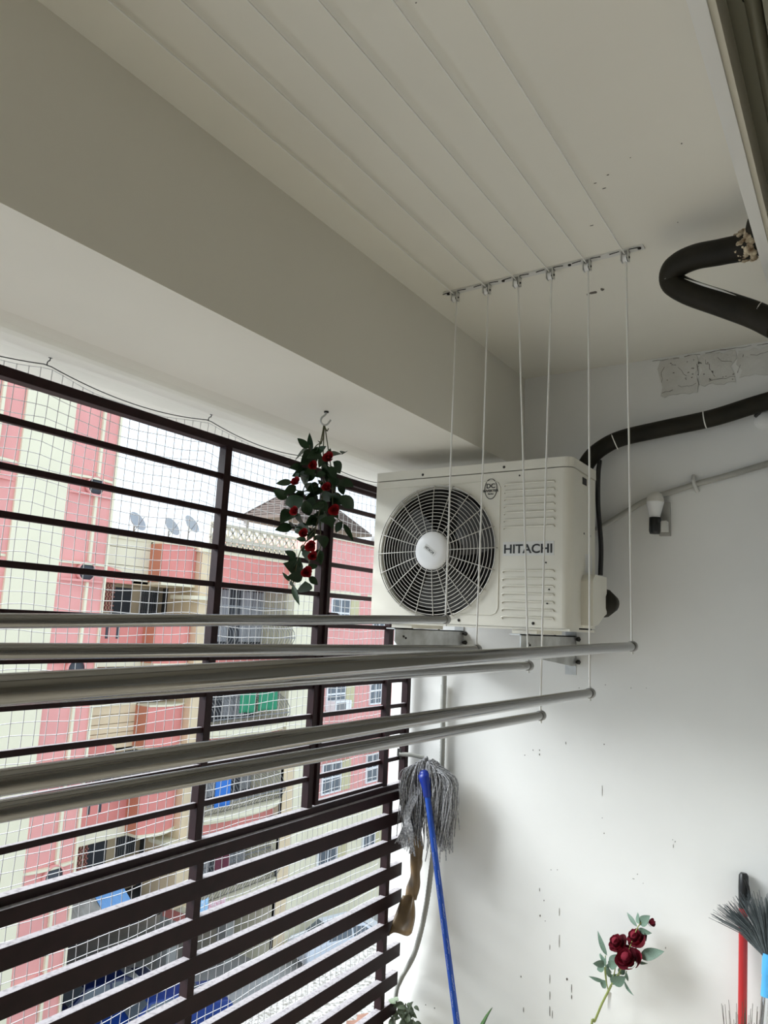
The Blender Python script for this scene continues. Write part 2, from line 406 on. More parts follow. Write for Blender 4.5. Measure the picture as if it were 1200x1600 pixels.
for nm, mb in (('upright_strand', vv), ('level_strand', hv), ('knot', kk)):
    mb.build(nm, M_net, nt)['kind'] = 'stuff'
wp = []
for k in range(121):
    y = .10+k*(2.80-.10)/120; wp.append((XN, y, .655-.030*sag(y)))
MB().tube(wp, .0016, 5).build('top_wire', M_netwire, nt)
for k, y in enumerate(hooksY[1:5]):
    h = thing('net_hook', (XN, y, .655), ['', 'small rusty hook holding the net wire next to the tower end', 'small rusty hook holding the net wire nearest the grille post', 'small rusty hook holding the net wire behind the hanging vine'][k] if k else 'small rusty hook holding the net wire by the camera end of the soffit', 'hook')
    MB().tube(catmull([(XN+.012, y, .677), (XN+.010, y, .665), (XN+.002, y, .664), (XN-.002, y, .656), (XN+.004, y, .651)], 4), .0016, 6).build('wire_hook', M_netwire, h)
    MB().lathe([(0, -.002), (.006, -.002), (.006, .004), (0, .004)], (XN+.012, y, .674), (0, 0, 1), 8).build('anchor', M_netwire, h)

# ------------------------------------------------------------------ air conditioner on wall brackets
AX0, AX1, AY0, AY1, AZ0, AZ1 = -1.622, -.822, 2.365, 2.63, .0145, .600
ac = thing('air_conditioner_unit', ((AX0+AX1)/2, 2.5, AZ0), 'cream outdoor air conditioner unit with round fan guard on wall brackets', 'air conditioner')
FCx, FCz, FR = -1.343, .281, .247
LZ = .563
mb = MB(); N = 72
XR1 = AX1-.030
def edge(t):
    dx, dz = math.cos(t), math.sin(t); s = 1e9
    if dx > 1e-9: s = min(s, (XR1-FCx)/dx)
    if dx < -1e-9: s = min(s, (AX0-FCx)/dx)
    if dz > 1e-9: s = min(s, (LZ-FCz)/dz)
    if dz < -1e-9: s = min(s, (AZ0-FCz)/dz)
    return FCx+dx*s, FCz+dz*s
angs = [2*PI*k/N for k in range(N)] + [math.atan2(z-FCz, x-FCx) % (2*PI) for x in (AX0, XR1) for z in (AZ0, LZ)]
angs = sorted(angs); n = len(angs)
inn = [(FCx+FR*math.cos(t), AY0, FCz+FR*math.sin(t)) for t in angs]; out = [(edge(t)[0], AY0, edge(t)[1]) for t in angs]
lip = [(FCx+(FR-.004)*math.cos(t), AY0+.02, FCz+(FR-.004)*math.sin(t)) for t in angs]
mb.add(inn+out, [(i, (i+1) % n, n+(i+1) % n, n+i) for i in range(n)])
mb.add(inn+lip, [(i, n+i, n+(i+1) % n, (i+1) % n) for i in range(n)], True)
arc = [(XR1+.030*math.sin(t*PI/12), AY0+.030-.030*math.cos(t*PI/12)) for t in range(7)]
vs = [(x, y, z) for z in (AZ0, LZ) for x, y in arc]
mb.add(vs, [(i, i+1, 8+i, 7+i) for i in range(6)], True)
vs2 = [(AX1, AY0+.03, AZ0), (AX1, AY0+.085, AZ0), (AX1, AY0+.085, LZ), (AX1, AY0+.03, LZ)]
mb.add(vs2, [(0, 1, 2, 3)])
mb.box(AX0, AX0+.012, AY0+.0005, AY0+.06, AZ0, LZ)
mb.build('front_panel', M_ac, ac)
box('left_side', M_ac, ac, AX0+.001, AX0+.01, AY0+.06, AY1, AZ0, LZ)
box('right_side', M_ac, ac, AX1-.012, AX1-.002, AY0+.088, AY1, AZ0+.005, LZ)
box('back_coil', M_acdark, ac, AX0+.01, AX1-.012, AY1-.04, AY1-.005, AZ0, LZ)
box('base_pan', M_ac, ac, AX0+.004, AX1-.004, AY0+.004, AY1, AZ0-.008, AZ0)
lidp = [(AX0-.002, AY1+.004), (AX0-.002, AY0-.002)] + [(XR1+.032*math.sin(t*PI/12), AY0+.030-.032*math.cos(t*PI/12)) for t in range(7)] + [(AX1+.002, AY1+.004)]
MB().prism(lidp, LZ+.003, AZ1).build('lid', M_ac, ac, bevel=.006)
# pressed panel outline around the fan and the lid line
ol = MB(); fx1 = at_y(780, 850, AY0).x; z1, z0 = .532, .052
path = [(AX0+.03, z1), (fx1-.025, z1), (fx1-.008, z1-.007), (fx1, z1-.025), (fx1, z0+.025), (fx1-.008, z0+.007), (fx1-.025, z0), (FCx+.08, z0)]
ol.tube([(x, AY0-.0005, z) for x, z in path], .0022, 6); ol.build('panel_bead', M_ac, ac)
# fan: shroud, blades, guard
MB().lathe([(FR-.004, .0), (FR-.006, .12), (0, .121)], (FCx, AY0+.02, FCz), (0, 1, 0), 48).build('fan_shroud', M_acdark, ac)
fan = MB().lathe([(0, -.002), (.06, 0), (.07, .05), (0, .05)], (FCx, AY0+.05, FCz), (0, 1, 0), 24)
for b in range(3):
    t0 = b*2*PI/3+.5
    fan.grid(lambda u, v: (FCx+(.055+.165*v)*math.cos(t0+(u-.5)*1.35+.25*v), AY0+.055+.045*u, FCz+(.055+.165*v)*math.sin(t0+(u-.5)*1.35+.25*v)), 8, 4)
fan.build('fan_blades', M_blade, ac)
g = MB()
def gy(r): return AY0-.010-.016*(1-(r/FR)**2)
for k in range(14):
    r = .078+(FR+.002-.078)*k/13
    pp = [(FCx+r*math.cos(2*PI*i/64), gy(r), FCz+r*math.sin(2*PI*i/64)) for i in range(65)]
    g.tube(pp, .0015 if k < 13 else .0026, 5, cap=False)
g.build('guard_rings', M_wire, ac)
sp_ = MB()
for k in range(20):
    t = 2*PI*k/20+.03
    sp_.tube([(FCx+r*math.cos(t), gy(r)-.0024, FCz+r*math.sin(t)) for r in (.06, .11, .16, .21, FR+.004)] + [(FCx+(FR+.006)*math.cos(t), AY0+.001, FCz+(FR+.006)*math.sin(t))], .0018, 5)
sp_.build('guard_spokes', M_wire, ac)
hb = MB().lathe([(0, -.012), (.045, -.010), (.066, -.003), (.072, .006), (.072, .014), (0, .014)], (FCx, gy(.05)-.006, FCz), (0, 1, 0), 40).build('guard_hub', M_hub, ac)
yb = gy(.05)-.0185
MB().obox((FCx-.022, yb, FCz+.016), (FCx+.022, yb, FCz-.016), .0008, .019, (0, 0, 1)).build('hub_label', M_plate, hb)
text_part('HITACHI', 'hub_lettering', M_ink, hb, FCx-.022, FCx+.022, FCz, .010, yb-.0006, .0002, -.63)
# louvres
lx0, lx1 = at_y(787, 850, AY0).x, at_y(865, 850, AY0).x
for k in range(7):
    for zt, zb in ((at_y(826, 756, AY0).z, at_y(826, 824, AY0).z), (at_y(826, 893, AY0).z, at_y(826, 966, AY0).z)):
        z = zt+(zb-zt)*k/6
        MB().tube([(lx0, AY0-.0005, z-.005), (lx0-.002, AY0-.002, z), (lx0+.006, AY0-.003, z+.004), (lx1, AY0-.003, z+.004), (lx1+.003, AY0-.001, z-.002)], .0032, 6).build('louvre', M_ac, ac)
bp = box('brand_plate', M_plate, ac, lx0-.002, lx1+.002, AY0-.0012, AY0, at_y(826, 868, AY0).z, at_y(826, 846, AY0).z)
za, zb_ = at_y(826, 850, AY0).z, at_y(826, 864.5, AY0).z
text_part('HITACHI', 'brand_lettering', M_ink, bp, at_y(788, 857, AY0).x, at_y(863, 857, AY0).x, (za+zb_)/2, za-zb_, AY0-.0015, .0005)
# DC inverter badge
bx_, bz_ = at_y(767, 764, AY0).x, at_y(767, 764, AY0).z
bd = MB().tube([(bx_+.024*math.cos(2*PI*i/32), AY0-.001, bz_+.037*math.sin(2*PI*i/32)) for i in range(33)], .0014, 5).build('badge', M_ink, ac)
text_part('DC', 'badge_lettering', M_ink, bd, bx_-.017, bx_+.017, bz_+.011, .017, AY0-.001, .0004)
text_part('INVERTER', 'badge_lettering', M_ink, bd, bx_-.030, bx_+.030, bz_-.007, .009, AY0-.0016, .0004)
text_part('Series', 'badge_lettering', M_ink, bd, bx_-.011, bx_+.011, bz_-.018, .006, AY0-.001, .0004)
for px, py in ((661, 742), (788, 730), (812, 743), (616, 967), (717, 969), (833, 974), (853, 879), (858, 921), (855, 943)):
    p = at_y(px, py, AY0); r = .0052 if py in (742, 730, 969, 974, 967) else .0028
    MB().lathe([(0, -.003), (r, -.0015), (r, .002)], (p.x, AY0-.001, p.z), (0, 1, 0), 12).build('screw', M_screw, ac)
# valve cover, handle recess, label and seam on the right-hand side
vc = [(AY0+.11, AZ0+.01), (AY0+.11, .185), (AY0+.135, .205), (AY1+.002, .205), (AY1+.002, AZ0+.06), (AY1-.03, AZ0+.05), (AY0+.17, AZ0+.02)]
vco = MB().prism(vc, AX1-.003, AX1+.040, lambda a, b, c: (c, a, b)).build('valve_cover', M_ac, ac, bevel=.008)
MB().lathe([(0, 0), (.045, .0), (.052, .035), (.03, .075), (0, .085)], (AX1+.006, AY1+.01, .115), (.55, 1, 0), 16).build('pipe_elbow', M_insul, ac)
box('side_label', M_plate, ac, AX1-.002, AX1-.0008, AY0+.15, AY0+.225, .215, .28)
box('side_seam', M_black, ac, AX1-.008, AX1-.003, AY0+.0845, AY0+.0885, AZ0+.005, LZ)
box('hand_recess', M_acdark, ac, AX1-.002, AX1-.0005, AY0+.12, AY0+.165, .525, .55)
for y in (AY0+.14, AY0+.21):
    MB().lathe([(0, -.002), (.004, -.001), (.004, .003)], (AX1-.002, y, .35), (-1, 0, 0), 10).build('screw', M_screw, ac)
# feet
for x in (-1.485, -.988):
    box('foot', M_ac, ac, x-.045, x+.045, AY0+.01, AY1-.01, AZ0-.022, AZ0-.008)
# brackets
for x, lab in ((-1.485, 'galvanised steel bracket under the fan end of the air conditioner'), (-.988, 'galvanised steel bracket under the valve end of the air conditioner')):
    b = thing('wall_bracket', (x, 2.6, -.13), lab, 'bracket', 'air conditioner brackets')
    yf, t, zt = 2.30, .004, AZ0-.024
    arm = [(yf+.03, zt-.07), (yf, zt-.045), (yf, zt), (YW-.003, zt), (YW-.003, zt-.115), (YW-.05, zt-.115)]
    MB().prism(arm, x+.016, x+.020, lambda a, q, c_: (c_, a, q)).build('web', M_zinc, b)
    box('top_flange', M_zinc, b, x-.02, x+.02, yf, YW-.003, zt-.004, zt)
    box('wall_plate', M_zinc, b, x-.022, x+.022, YW-.004, YW, zt-.15, zt+.02)
    for y in (2.40, 2.66):
        MB().tube([(x+.004, y, zt+.006), (x+.004, y, zt-.038)], .0045, 6).build('bolt', M_screw, b)
    for z in (zt-.012, zt-.05, zt-.10):
        MB().tube([(x+.030, YW, z), (x+.030, YW-.022, z)], [.010, .005], 6).build('wall_bolt', M_screw, b)
    for y, z in ((2.36, zt-.03), (2.375, zt-.036)):
        MB().lathe([(0, 0), (.004, 0), (.004, .003)], (x+.0202, y, z), (1, 0, 0), 8).build('punched_hole', M_screw, b)

# ------------------------------------------------------------------ insulated pipe: along the end wall, and the loop below the ceiling
ip = thing('insulated_pipe', (-.6, 2.8, .6), 'thick black insulated refrigerant pipe running along the end wall to the air conditioner', 'pipe')
P = [(-.905, 2.70, .48), (-.90, 2.71, .60), (-.885, 2.75, .675), (-.845, 2.79, .73), (-.77, 2.805, .765), (-.62, 2.805, .785), (-.45, 2.805, .805), (-.30, 2.805, .838), (XL, 2.80, .86)]
MB().tube(catmull(P, 8), .032, 14).build('insulation', M_insul, ip)
for q, d in (((-.80, 2.802, .752), (.8, .1, .3)), ((-.47, 2.805, .803), (1, 0, .12))):
    MB().lathe([(.0335, -.002), (.0345, 0), (.0335, .002)], q, d, 18).build('cable_tie', M_rope, ip)
lp = thing('pipe_loop', (-.3, 2.0, .8), 'black insulated pipe looping out of a crumbling foam hole below the ceiling', 'pipe')
def apx(px, py, Y): return at_y(px, py, Y)
P = [Vector((XL+.01, 1.80, .985)), apx(1178, 380, 1.83), apx(1130, 393, 1.86), apx(1085, 402, 1.89), apx(1055, 418, 1.92), apx(1051, 440, 1.94), apx(1075, 456, 1.93), apx(1130, 475, 1.90), apx(1178, 492, 1.87), apx(1215, 510, 1.85)]
P[-1].x = max(P[-1].x, XL-.01)
MB().tube(catmull(P, 8), .0325, 14).build('insulation', M_insul, lp)
for px, py, d, Y in ((1052, 440, (.1, 0, -1), 1.94), (1184, 494, (1, 0, -.4), 1.868)):
    MB().lathe([(.0332, -.0012), (.0342, 0), (.0332, .0012)], apx(px, py, Y), d, 18).build('cable_tie', M_rope, lp)
fo = MB(); rf_ = random.Random(12)
q0_, q1_ = apx(1148, 388, 1.85), apx(1178, 380, 1.83)
for k in range(150):
    t = rf_.random()**.6; an = rf_.uniform(0, 2*PI); rad = .032+.004*t
    cc = q0_.lerp(q1_, t) + Vector((0, math.cos(an)*rad, math.sin(an)*rad)); r = rf_.uniform(.004, .0095)*(.55+.45*t)
    fo.lathe([(0, -r), (r*.8, -r*.5), (r, .1*r), (r*.6, r*.7), (0, r)], cc, (rf_.uniform(-1, 1), rf_.uniform(-1, 1), rf_.uniform(-1, 1)), 6)
fo.build('foam_collar', M_foam, lp)['kind'] = 'stuff'
off = Vector((0, -.020, .0262))
MB().tube([apx(1072, 455, 1.93)+off, apx(1100, 465, 1.915)+off*1.02, apx(1130, 475, 1.90)+off*1.02, apx(1155, 484, 1.885)+off], [.001, .0035, .003, .001], 6).build('white_tape', M_rope, lp)
MB().tube([apx(1118, 471, 1.906)+Vector((0, -.006, .0325)), apx(1142, 479, 1.893)+Vector((0, -.006, .0325))], [.003, .004], 6).build('white_tape', M_rope, lp)
cb = thing('power_cable', (-.79, 2.72, .25), 'thin black cable hanging behind the valve side of the air conditioner', 'cable')
MB().tube(catmull([(-.842, 2.745, .665), (-.834, 2.70, .60), (-.826, 2.672, .48), (-.814, 2.668, .33), (-.812, 2.655, .215)], 6), .009, 8).build('cable', M_blackp, cb)

# ------------------------------------------------------------------ conduit, clamp, bulb, cap
cd = thing('conduit_pipe', (-.5, 2.83, .4), 'thin grey ribbed conduit clipped across the end wall', 'pipe')
P = [at_y(900, 842, YW-.012), at_y(935, 826, YW-.012), at_y(985, 796, YW-.012), at_y(1012, 781, YW-.012), at_y(1045, 770, YW-.012), at_y(1085, 757, YW-.012), at_y(1140, 742, YW-.012), at_y(1240, 712, YW-.012)]
CP = catmull(P, 6)
MB().tube(CP, .011, 8).build('tube', M_conduit, cd)
rb = MB()
for k in range(34):
    a = at_y(1150+k*2.6, 739.2-k*.76, YW-.012); b_ = at_y(1151+k*2.6, 738.9-k*.76, YW-.012)
    rb.lathe([(.0112, -.001), (.0128, 0), (.0112, .001)], a, b_-a, 10)
rb.build('ribs', M_conduit, cd)['kind'] = 'stuff'
q = at_y(1084, 757, YW-.012)
MB().tube([q+Vector((-.002, .01, .035)), q+Vector((0, -.012, .02)), q+Vector((.004, -.016, -.004)), q+Vector((.012, .01, -.026))], .007, 6).build('clamp', M_patch, cd)
bl = thing('light_bulb', at_y(1025, 838, YW-.05), 'unlit white bulb standing in a black holder on the end wall', 'lamp')
B0 = at_y(1023, 834, YW-.06); B1 = at_y(1024, 774, YW-.06); ax = (B1-B0); Lb = ax.length; ax.normalize()
MB().lathe([(0, 0), (.018, 0), (.021, .01), (.021, Lb*.42), (0, Lb*.42)], B0, ax, 16).build('holder', M_blackp, bl)
MB().lathe([(.018, Lb*.42), (.019, Lb*.46), (.031, Lb*.80), (.032, Lb*.82)], B0, ax, 20).build('bulb_body', M_bulbw, bl)
MB().lathe([(.032, Lb*.82), (.030, Lb*.94), (.022, Lb*1.04), (.010, Lb*1.09), (0, Lb*1.10)], B0, ax, 20).build('bulb_dome', M_dome, bl)
q = at_y(1029, 812, YW-.095); MB().box(q.x-.006, q.x+.006, q.y+.012, q.y+.0135, q.z-.006, q.z+.006).build('bulb_print', M_ink, bl)
q0, q1 = at_y(1032, 838, YW), at_y(1048, 786, YW)
box('wall_batten', mat('grey_batten', (.36, .35, .32), .6), bl, q0.x, q1.x, YW-.022, YW, q0.z, q1.z)
box('holder_arm', M_patch, bl, q0.x-.02, q1.x-.004, YW-.06, YW-.02, q0.z+.012, q0.z+.05)
jc = thing('junction_cap', at_y(1190, 655, YW), 'broken white wiring cap on the end wall under the insulated pipe', 'wall fitting')
q = at_y(1196, 656, YW)
MB().lathe([(.038, 0), (.036, .012), (.02, .02), (0, .021)], q, (0, -1, 0), 20).build('cap', M_wall, jc)
MB().tube([q+Vector((-.03, -.012, .012)), q+Vector((-.005, -.03, .035)), q+Vector((.05, -.02, .03))], .008, 6).build('wire_stub', M_blackp, jc)

# ------------------------------------------------------------------ ceiling pulleys, cords and drying rods
pulX = [-1.075, -.962, -.860, -.752, -.640, -.530]
YP = 1.965
def pulley_plate(Y, label):
    p = thing('pulley_plate', (-.8, Y, H), label, 'pulley rack')
    box('plate', mat('cream_plate', (.70, .69, .65), .45), p, -1.115, -.478, Y-.013, Y+.013, H-.004, H)
    for x in pulX:
        pk = MB()
        pk.box(x-.011, x-.008, Y-.010, Y+.010, H-.034, H-.004); pk.box(x+.008, x+.011, Y-.010, Y+.010, H-.034, H-.004)
        pk.box(x-.011, x+.011, Y-.011, Y+.011, H-.007, H-.003)
        o = pk.build('pulley', M_alu, p)
        MB().lathe([(.012, -.006), (.009, 0), (.012, .006)], (x, Y, H-.024), (1, 0, 0), 14).build('wheel', M_hub, o)
        MB().tube([(x-.013, Y, H-.024), (x+.013, Y, H-.024)], .003, 6).build('axle', M_screw, o)
        for s in (-1, 1):
            MB().tube([(x+s*.014, Y-.012, H-.006), (x+s*.030, Y-.014, H-.008), (x+s*.042, Y-.008, H-.006)], .0013, 5).build('wire_clip', M_screw, p)
    for x in (-1.10, -.905, -.692, -.49):
        MB().lathe([(0, -.002), (.005, -.001), (.005, .002)], (x, Y-.002, H-.006), (0, 0, 1), 10).build('screw', M_screw, p)
pulley_plate(YP, 'slim aluminium plate with six pulleys on the ceiling near the end wall')
pulley_plate(-.12, 'slim aluminium plate with six pulleys on the ceiling far from the end wall')
rods = [((-1.073, 1.97, .025), (-1.073, .596, -.02), 'steel drying rod on the cord nearest the window grille'),
        ((-.967, 1.97, -.058), (-.967, .542, -.058), 'steel drying rod hung second from the window grille'),
        ((-.805, 1.97, -.095), (-.805, .457, -.097), 'steel drying rod hung third from the window grille'),
        ((-.767, 1.97, -.227), (-.767, .451, -.211), 'steel drying rod hanging lowest of the six on long cords'),
        ((-.630, 1.97, -.155), (-.630, .367, -.149), 'steel drying rod hung second from the pipe loop, fifth from the grille'),
        ((-.519, 1.97, -.026), (-.519, .294, -.058), 'steel drying rod hung nearest the black pipe loop, farthest from the grille')]
for (A, B, lab), px in zip(rods, pulX):
    A = Vector(A); B = Vector(B); d = (A-B)/(A.y-B.y); E = A + d*(-.14-A.y)
    t = thing('drying_rod', ((A+E)/2), lab, 'drying rod', 'ceiling drying rods')
    MB().tube([A, E], .0116, 18).build('pipe', M_chrome, t)
    for q, s in ((A, 1), (E, -1)):
        MB().lathe([(.0119, -.012), (.0138, -.010), (.0138, .006), (.010, .009), (0, .009)], q, d*s, 18).build('end_cap', M_cap, t)
    for q, Y in ((A, YP), (E, -.12)):
        a = q + Vector((0, 0, .010)) - d*.004*(1 if Y > 0 else -1); b = Vector((px, Y+.010, H-.026))
        MB().tube([a, a.lerp(b, .5)+Vector((random.uniform(-.002, .002), 0, 0)), b], .0027, 6).build('cord', M_rope, t)
        MB().tube([q+Vector((0, 0, .016)), q+Vector((0, 0, -.020 if Y > 0 else .01))], .0032, 6).build('knot', M_rope, t)
    MB().tube([(px, YP-.010, H-.014), (px, 1.3, H-.012), (px, .6, H-.013), (px, -.10, H-.014)], .0019, 5).build('ceiling_cord', M_rope, t)

# ------------------------------------------------------------------ leaves and roses
def leaf_mesh(name, m, L=1, W=.55, fold=.12, curl=.15, tip=1.0):
    mb = MB(); n = 7
    vs = []
    for i in range(n+1):
        t = i/n; w_ = W/2*math.sin(PI*min(1, t**.85))**.85*(1-.15*t) if 0 < t < 1 else .004
        z = -curl*t*t
        vs += [(t*L, -w_, z+fold*w_*1.6), (t*L, 0, z), (t*L, w_, z+fold*w_*1.6)]
    fs = [(3*i+k, 3*i+k+1, 3*i+4+k, 3*i+3+k) for i in range(n) for k in (0, 1)]
    mb.add(vs, fs, True)
    # underside 1.5 % lower so that the leaf has a thickness
    mb.add([(a, b, c_-.012) for a, b, c_ in vs], [tuple(reversed(f)) for f in fs], True)
    return meshdata(mb, name, m)
def frame(dirv, nrm):
    x = Vector(dirv).normalized(); z = Vector(nrm); z = (z - x*z.dot(x)).normalized(); y = z.cross(x)
    return Matrix((x, y, z)).transposed().to_quaternion()
LV = [leaf_mesh('vine_leaf', M_leafd, 1, .56, .1, .12), leaf_mesh('vine_leaf_wide', M_leafd, 1, .66, .25, .2), leaf_mesh('vine_leaf_thin', M_leafd, 1, .30, .2, .1)]
LG = [leaf_mesh('rose_leaf', M_leafg, 1, .46, .15, .15), leaf_mesh('rose_leaf_wide', M_leafg, 1, .62, .2, .1), leaf_mesh('rose_leaf_thin', M_leafg, 1, .27, .25, .2)]

hv_ = Vector((-1.447, 1.797, ZS))
hk = thing('ceiling_hook', (hv_.x, hv_.y, ZS-.06), 'bent metal hook in the soffit carrying the rose vine', 'hook')
tow = Vector((-hv_.x, -hv_.y, 0)).normalized(); rt = Vector((-tow.y, tow.x, 0))
VS = 2.32/1135/4.706
def vp(cx, cy, dep=0): return hv_ + rt*((cx-428)*VS) - Vector((0, 0, 1))*((cy-102)*VS) + tow*dep
MB().tube(catmull([hv_, vp(420, 128), vp(395, 155), vp(392, 185), vp(412, 207), vp(440, 202), vp(464, 165)], 5), .0034, 8).build('hook', M_zinc, hk)
MB().lathe([(0, 0), (.008, 0), (.008, .004), (0, .004)], hv_-Vector((0, 0, .004)), (0, 0, 1), 10).build('anchor', M_screw, hk)
vn = thing('hanging_rose_vine', vp(428, 900), 'artificial vine of dark green leaves and small red roses hanging from the soffit', 'artificial plant')
stems = [[(415, 205), (440, 250), (450, 240)], [(415, 205), (405, 300), (385, 410), (350, 550), (300, 680), (252, 880)],
         [(418, 205), (420, 320), (425, 480), (440, 700), (420, 880), (400, 1000), (385, 1150), (355, 1330)],
         [(420, 205), (440, 300), (460, 400), (500, 600), (525, 860), (600, 940)], [(400, 1000), (340, 1090), (290, 1200), (262, 1400)],
         [(400, 980), (320, 1050), (250, 985)], [(415, 205), (410, 330), (370, 370), (330, 410), (312, 308)], [(430, 640), (300, 720), (180, 700)], [(440, 640), (560, 740)],
         [(425, 900), (445, 1100), (420, 1200)]]
for s in stems:
    MB().tube(catmull([vp(x, y, random.uniform(-.012, .012) if i else 0) for i, (x, y) in enumerate(s)], 5), .0019, 5).build('stem', M_stem, vn)
leaves = [(312, 402, 232, 338, 0), (302, 410, 200, 462, 0), (330, 400, 312, 308, 2), (400, 365, 382, 303, 2), (492, 455, 565, 392, 1), (500, 487, 578, 550, 1), (465, 475, 465, 383, 1),
          (350, 420, 290, 520, 1), (405, 425, 325, 480, 1), (318, 548, 212, 612, 0), (258, 600, 222, 658, 1), (330, 590, 265, 660, 1), (208, 665, 92, 668, 0), (178, 778, 80, 732, 1),
          (238, 688, 160, 755, 1), (462, 545, 540, 615, 1), (540, 620, 645, 662, 0), (560, 640, 592, 722, 1), (568, 742, 678, 826, 1), (300, 785, 158, 835, 1), (310, 800, 350, 908, 1),
          (240, 872, 158, 945, 1), (280, 900, 295, 982, 1), (235, 985, 116, 1018, 0), (225, 1000, 265, 960, 1), (250, 985, 345, 1022, 0), (420, 918, 338, 955, 1), (545, 930, 440, 945, 0),
          (410, 915, 460, 980, 1), (592, 935, 543, 1008, 1), (603, 935, 684, 1056, 2), (430, 1040, 476, 1118, 1), (338, 1092, 266, 1068, 1), (320, 1110, 310, 1165, 1), (272, 1202, 188, 1168, 0),
          (270, 1210, 222, 1292, 1), (298, 1205, 302, 1280, 2), (322, 1312, 218, 1270, 1), (328, 1350, 238, 1362, 0), (370, 1302, 428, 1248, 1), (372, 1350, 441, 1398, 1), (350, 1385, 345, 1482, 1),
          (238, 1386, 178, 1322, 2), (268, 1425, 246, 1398, 2), (262, 1415, 309, 1546, 2), (420, 1140, 456, 1242, 1), (440, 690, 350, 740, 1), (450, 590, 370, 610, 1), (470, 610, 540, 690, 1),
          (450, 720, 530, 790, 1), (450, 800, 380, 860, 1), (400, 660, 330, 720, 1), (500, 730, 590, 790, 1), (360, 1150, 345, 1240, 1), (300, 730, 230, 790, 1), (480, 860, 560, 905, 1),
          (430, 470, 400, 540, 1), (460, 640, 500, 560, 1), (430, 780, 470, 870, 1), (380, 560, 300, 600, 1), (400, 1010, 340, 1080, 1), (395, 1080, 450, 1020, 1), (380, 1170, 430, 1230, 1)]
rv = random.Random(5)
for k in range(26):
    bx, by = rv.gauss(400, 70), rv.uniform(430, 930); an = rv.uniform(0, 2*PI)
    leaves.append((bx, by, bx+85*math.cos(an), by+70*math.sin(an)+15, rv.choice((0, 1, 1))))
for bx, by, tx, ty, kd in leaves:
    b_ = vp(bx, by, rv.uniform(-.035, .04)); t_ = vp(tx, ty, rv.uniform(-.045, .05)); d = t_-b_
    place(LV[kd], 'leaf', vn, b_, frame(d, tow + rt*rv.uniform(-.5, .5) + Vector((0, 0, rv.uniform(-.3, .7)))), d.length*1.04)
def rose_mesh(name, m, turns=13):
    mb = MB(); rr = random.Random(3)
    for k in range(turns):
        t = k/(turns-1); ang = k*2.4; r0 = .06+.34*t; hgt = .78-.20*t; wd = .9+.35*(1-t)
        def pf(u, v, ang=ang, r0=r0, hgt=hgt, wd=wd, t=t):
            a = ang+(u-.5)*2*wd; rad = r0*(.35+.65*math.sin(v*PI/2)) + .13*t*v**3*(1-(2*u-1)**2)
            return (rad*math.cos(a), rad*math.sin(a), -.10+hgt*v*(1-.16*(2*u-1)**2)-.10*t*v**4)
        mb.grid(pf, 5, 4)
    mb.lathe([(0, -.16), (.16, -.10), (.22, .08)], (0, 0, 0), (0, 0, 1), 8)
    return meshdata(mb, name, m)
RM = rose_mesh('vine_rose', M_red)
for cx, cy in ((465, 490), (352, 550), (242, 682), (465, 708), (526, 860), (252, 890), (318, 1050), (380, 1130), (392, 1208), (356, 1325)):
    p = vp(cx, cy, .05); nz = (tow*1.0 + Vector((rv.uniform(-.4, .4), rv.uniform(-.4, .4), rv.uniform(-.5, .4)))).normalized()
    place(RM, 'rose', vn, p, nz.to_track_quat('Z', 'Y'), .040 if cy in (490, 860, 1325, 1130) else .033)

# rose spray standing against the end wall
rs = thing('rose_spray', at_y(925, 1600, 2.74)-Vector((.02, 0, .34)), 'artificial spray of wine red roses leaning on the white end wall', 'artificial flowers')
RS = lambda cx, cy, dep=.07: at_y(880+cx/6.667, 1400+cy/6.667, YW-dep)
foot = Vector((rs.location.x, 2.72, FL)); PLOC[rs.name] = foot; rs.location = foot+Vector((0, 0, CZ))
MB().tube(catmull([foot, RS(290, 1400, .10), RS(330, 1300, .09), RS(400, 1130, .085), RS(465, 1000, .08), RS(500, 930, .08)], 6), .0042, 8).build('main_stem', M_stemg, rs)
for s in ([(500, 930, .08), (560, 830, .09), (640, 700, .09)], [(490, 950, .08), (530, 820, .08), (570, 560, .07)], [(510, 920, .085), (600, 760, .10), (700, 520, .10), (780, 320, .09), (860, 230, .08)],
          [(520, 900, .08), (640, 740, .07), (740, 500, .07)], [(470, 990, .08), (440, 850, .09), (430, 740, .09)], [(470, 990, .08), (450, 880, .08), (440, 620, .08)], [(560, 860, .08), (640, 840, .08), (660, 780, .08)], [(600, 800, .06), (720, 700, .05), (800, 620, .04)]):
    MB().tube(catmull([RS(*q) for q in s], 4), .0019, 6).build('stem', M_stemg, rs)
rl = [(455, 620, 348, 388, 2), (770, 320, 655, 168, 2), (795, 290, 765, 172, 1), (800, 300, 890, 210, 1), (780, 345, 905, 395, 0), (800, 635, 1020, 572, 0), (770, 600, 745, 530, 1), (775, 690, 860, 705, 2),
      (450, 690, 350, 595, 2), (440, 700, 318, 710, 1), (435, 720, 380, 610, 2), (440, 740, 430, 640, 2), (430, 740, 348, 770, 1), (440, 810, 470, 700, 0), (480, 700, 570, 605, 1), (470, 720, 560, 710, 1), (430, 890, 272, 852, 2),
      (440, 880, 400, 960, 1), (500, 850, 450, 770, 0), (500, 910, 560, 820, 1), (510, 905, 640, 855, 1), (655, 790, 670, 905, 2), (635, 880, 695, 1030, 2), (600, 820, 620, 730, 0), (500, 800, 455, 740, 1), (610, 815, 640, 800, 2)]
for bx, by, tx, ty, kd in rl:
    b_ = RS(bx, by, rv.uniform(.06, .10)); t_ = RS(tx, ty, rv.uniform(.05, .12)); d = t_-b_
    place(LG[kd], 'leaf', rs, b_, frame(d, Vector((rv.uniform(-.5, .2), -1, rv.uniform(-.2, .6)))), d.length*1.03)
PET = []
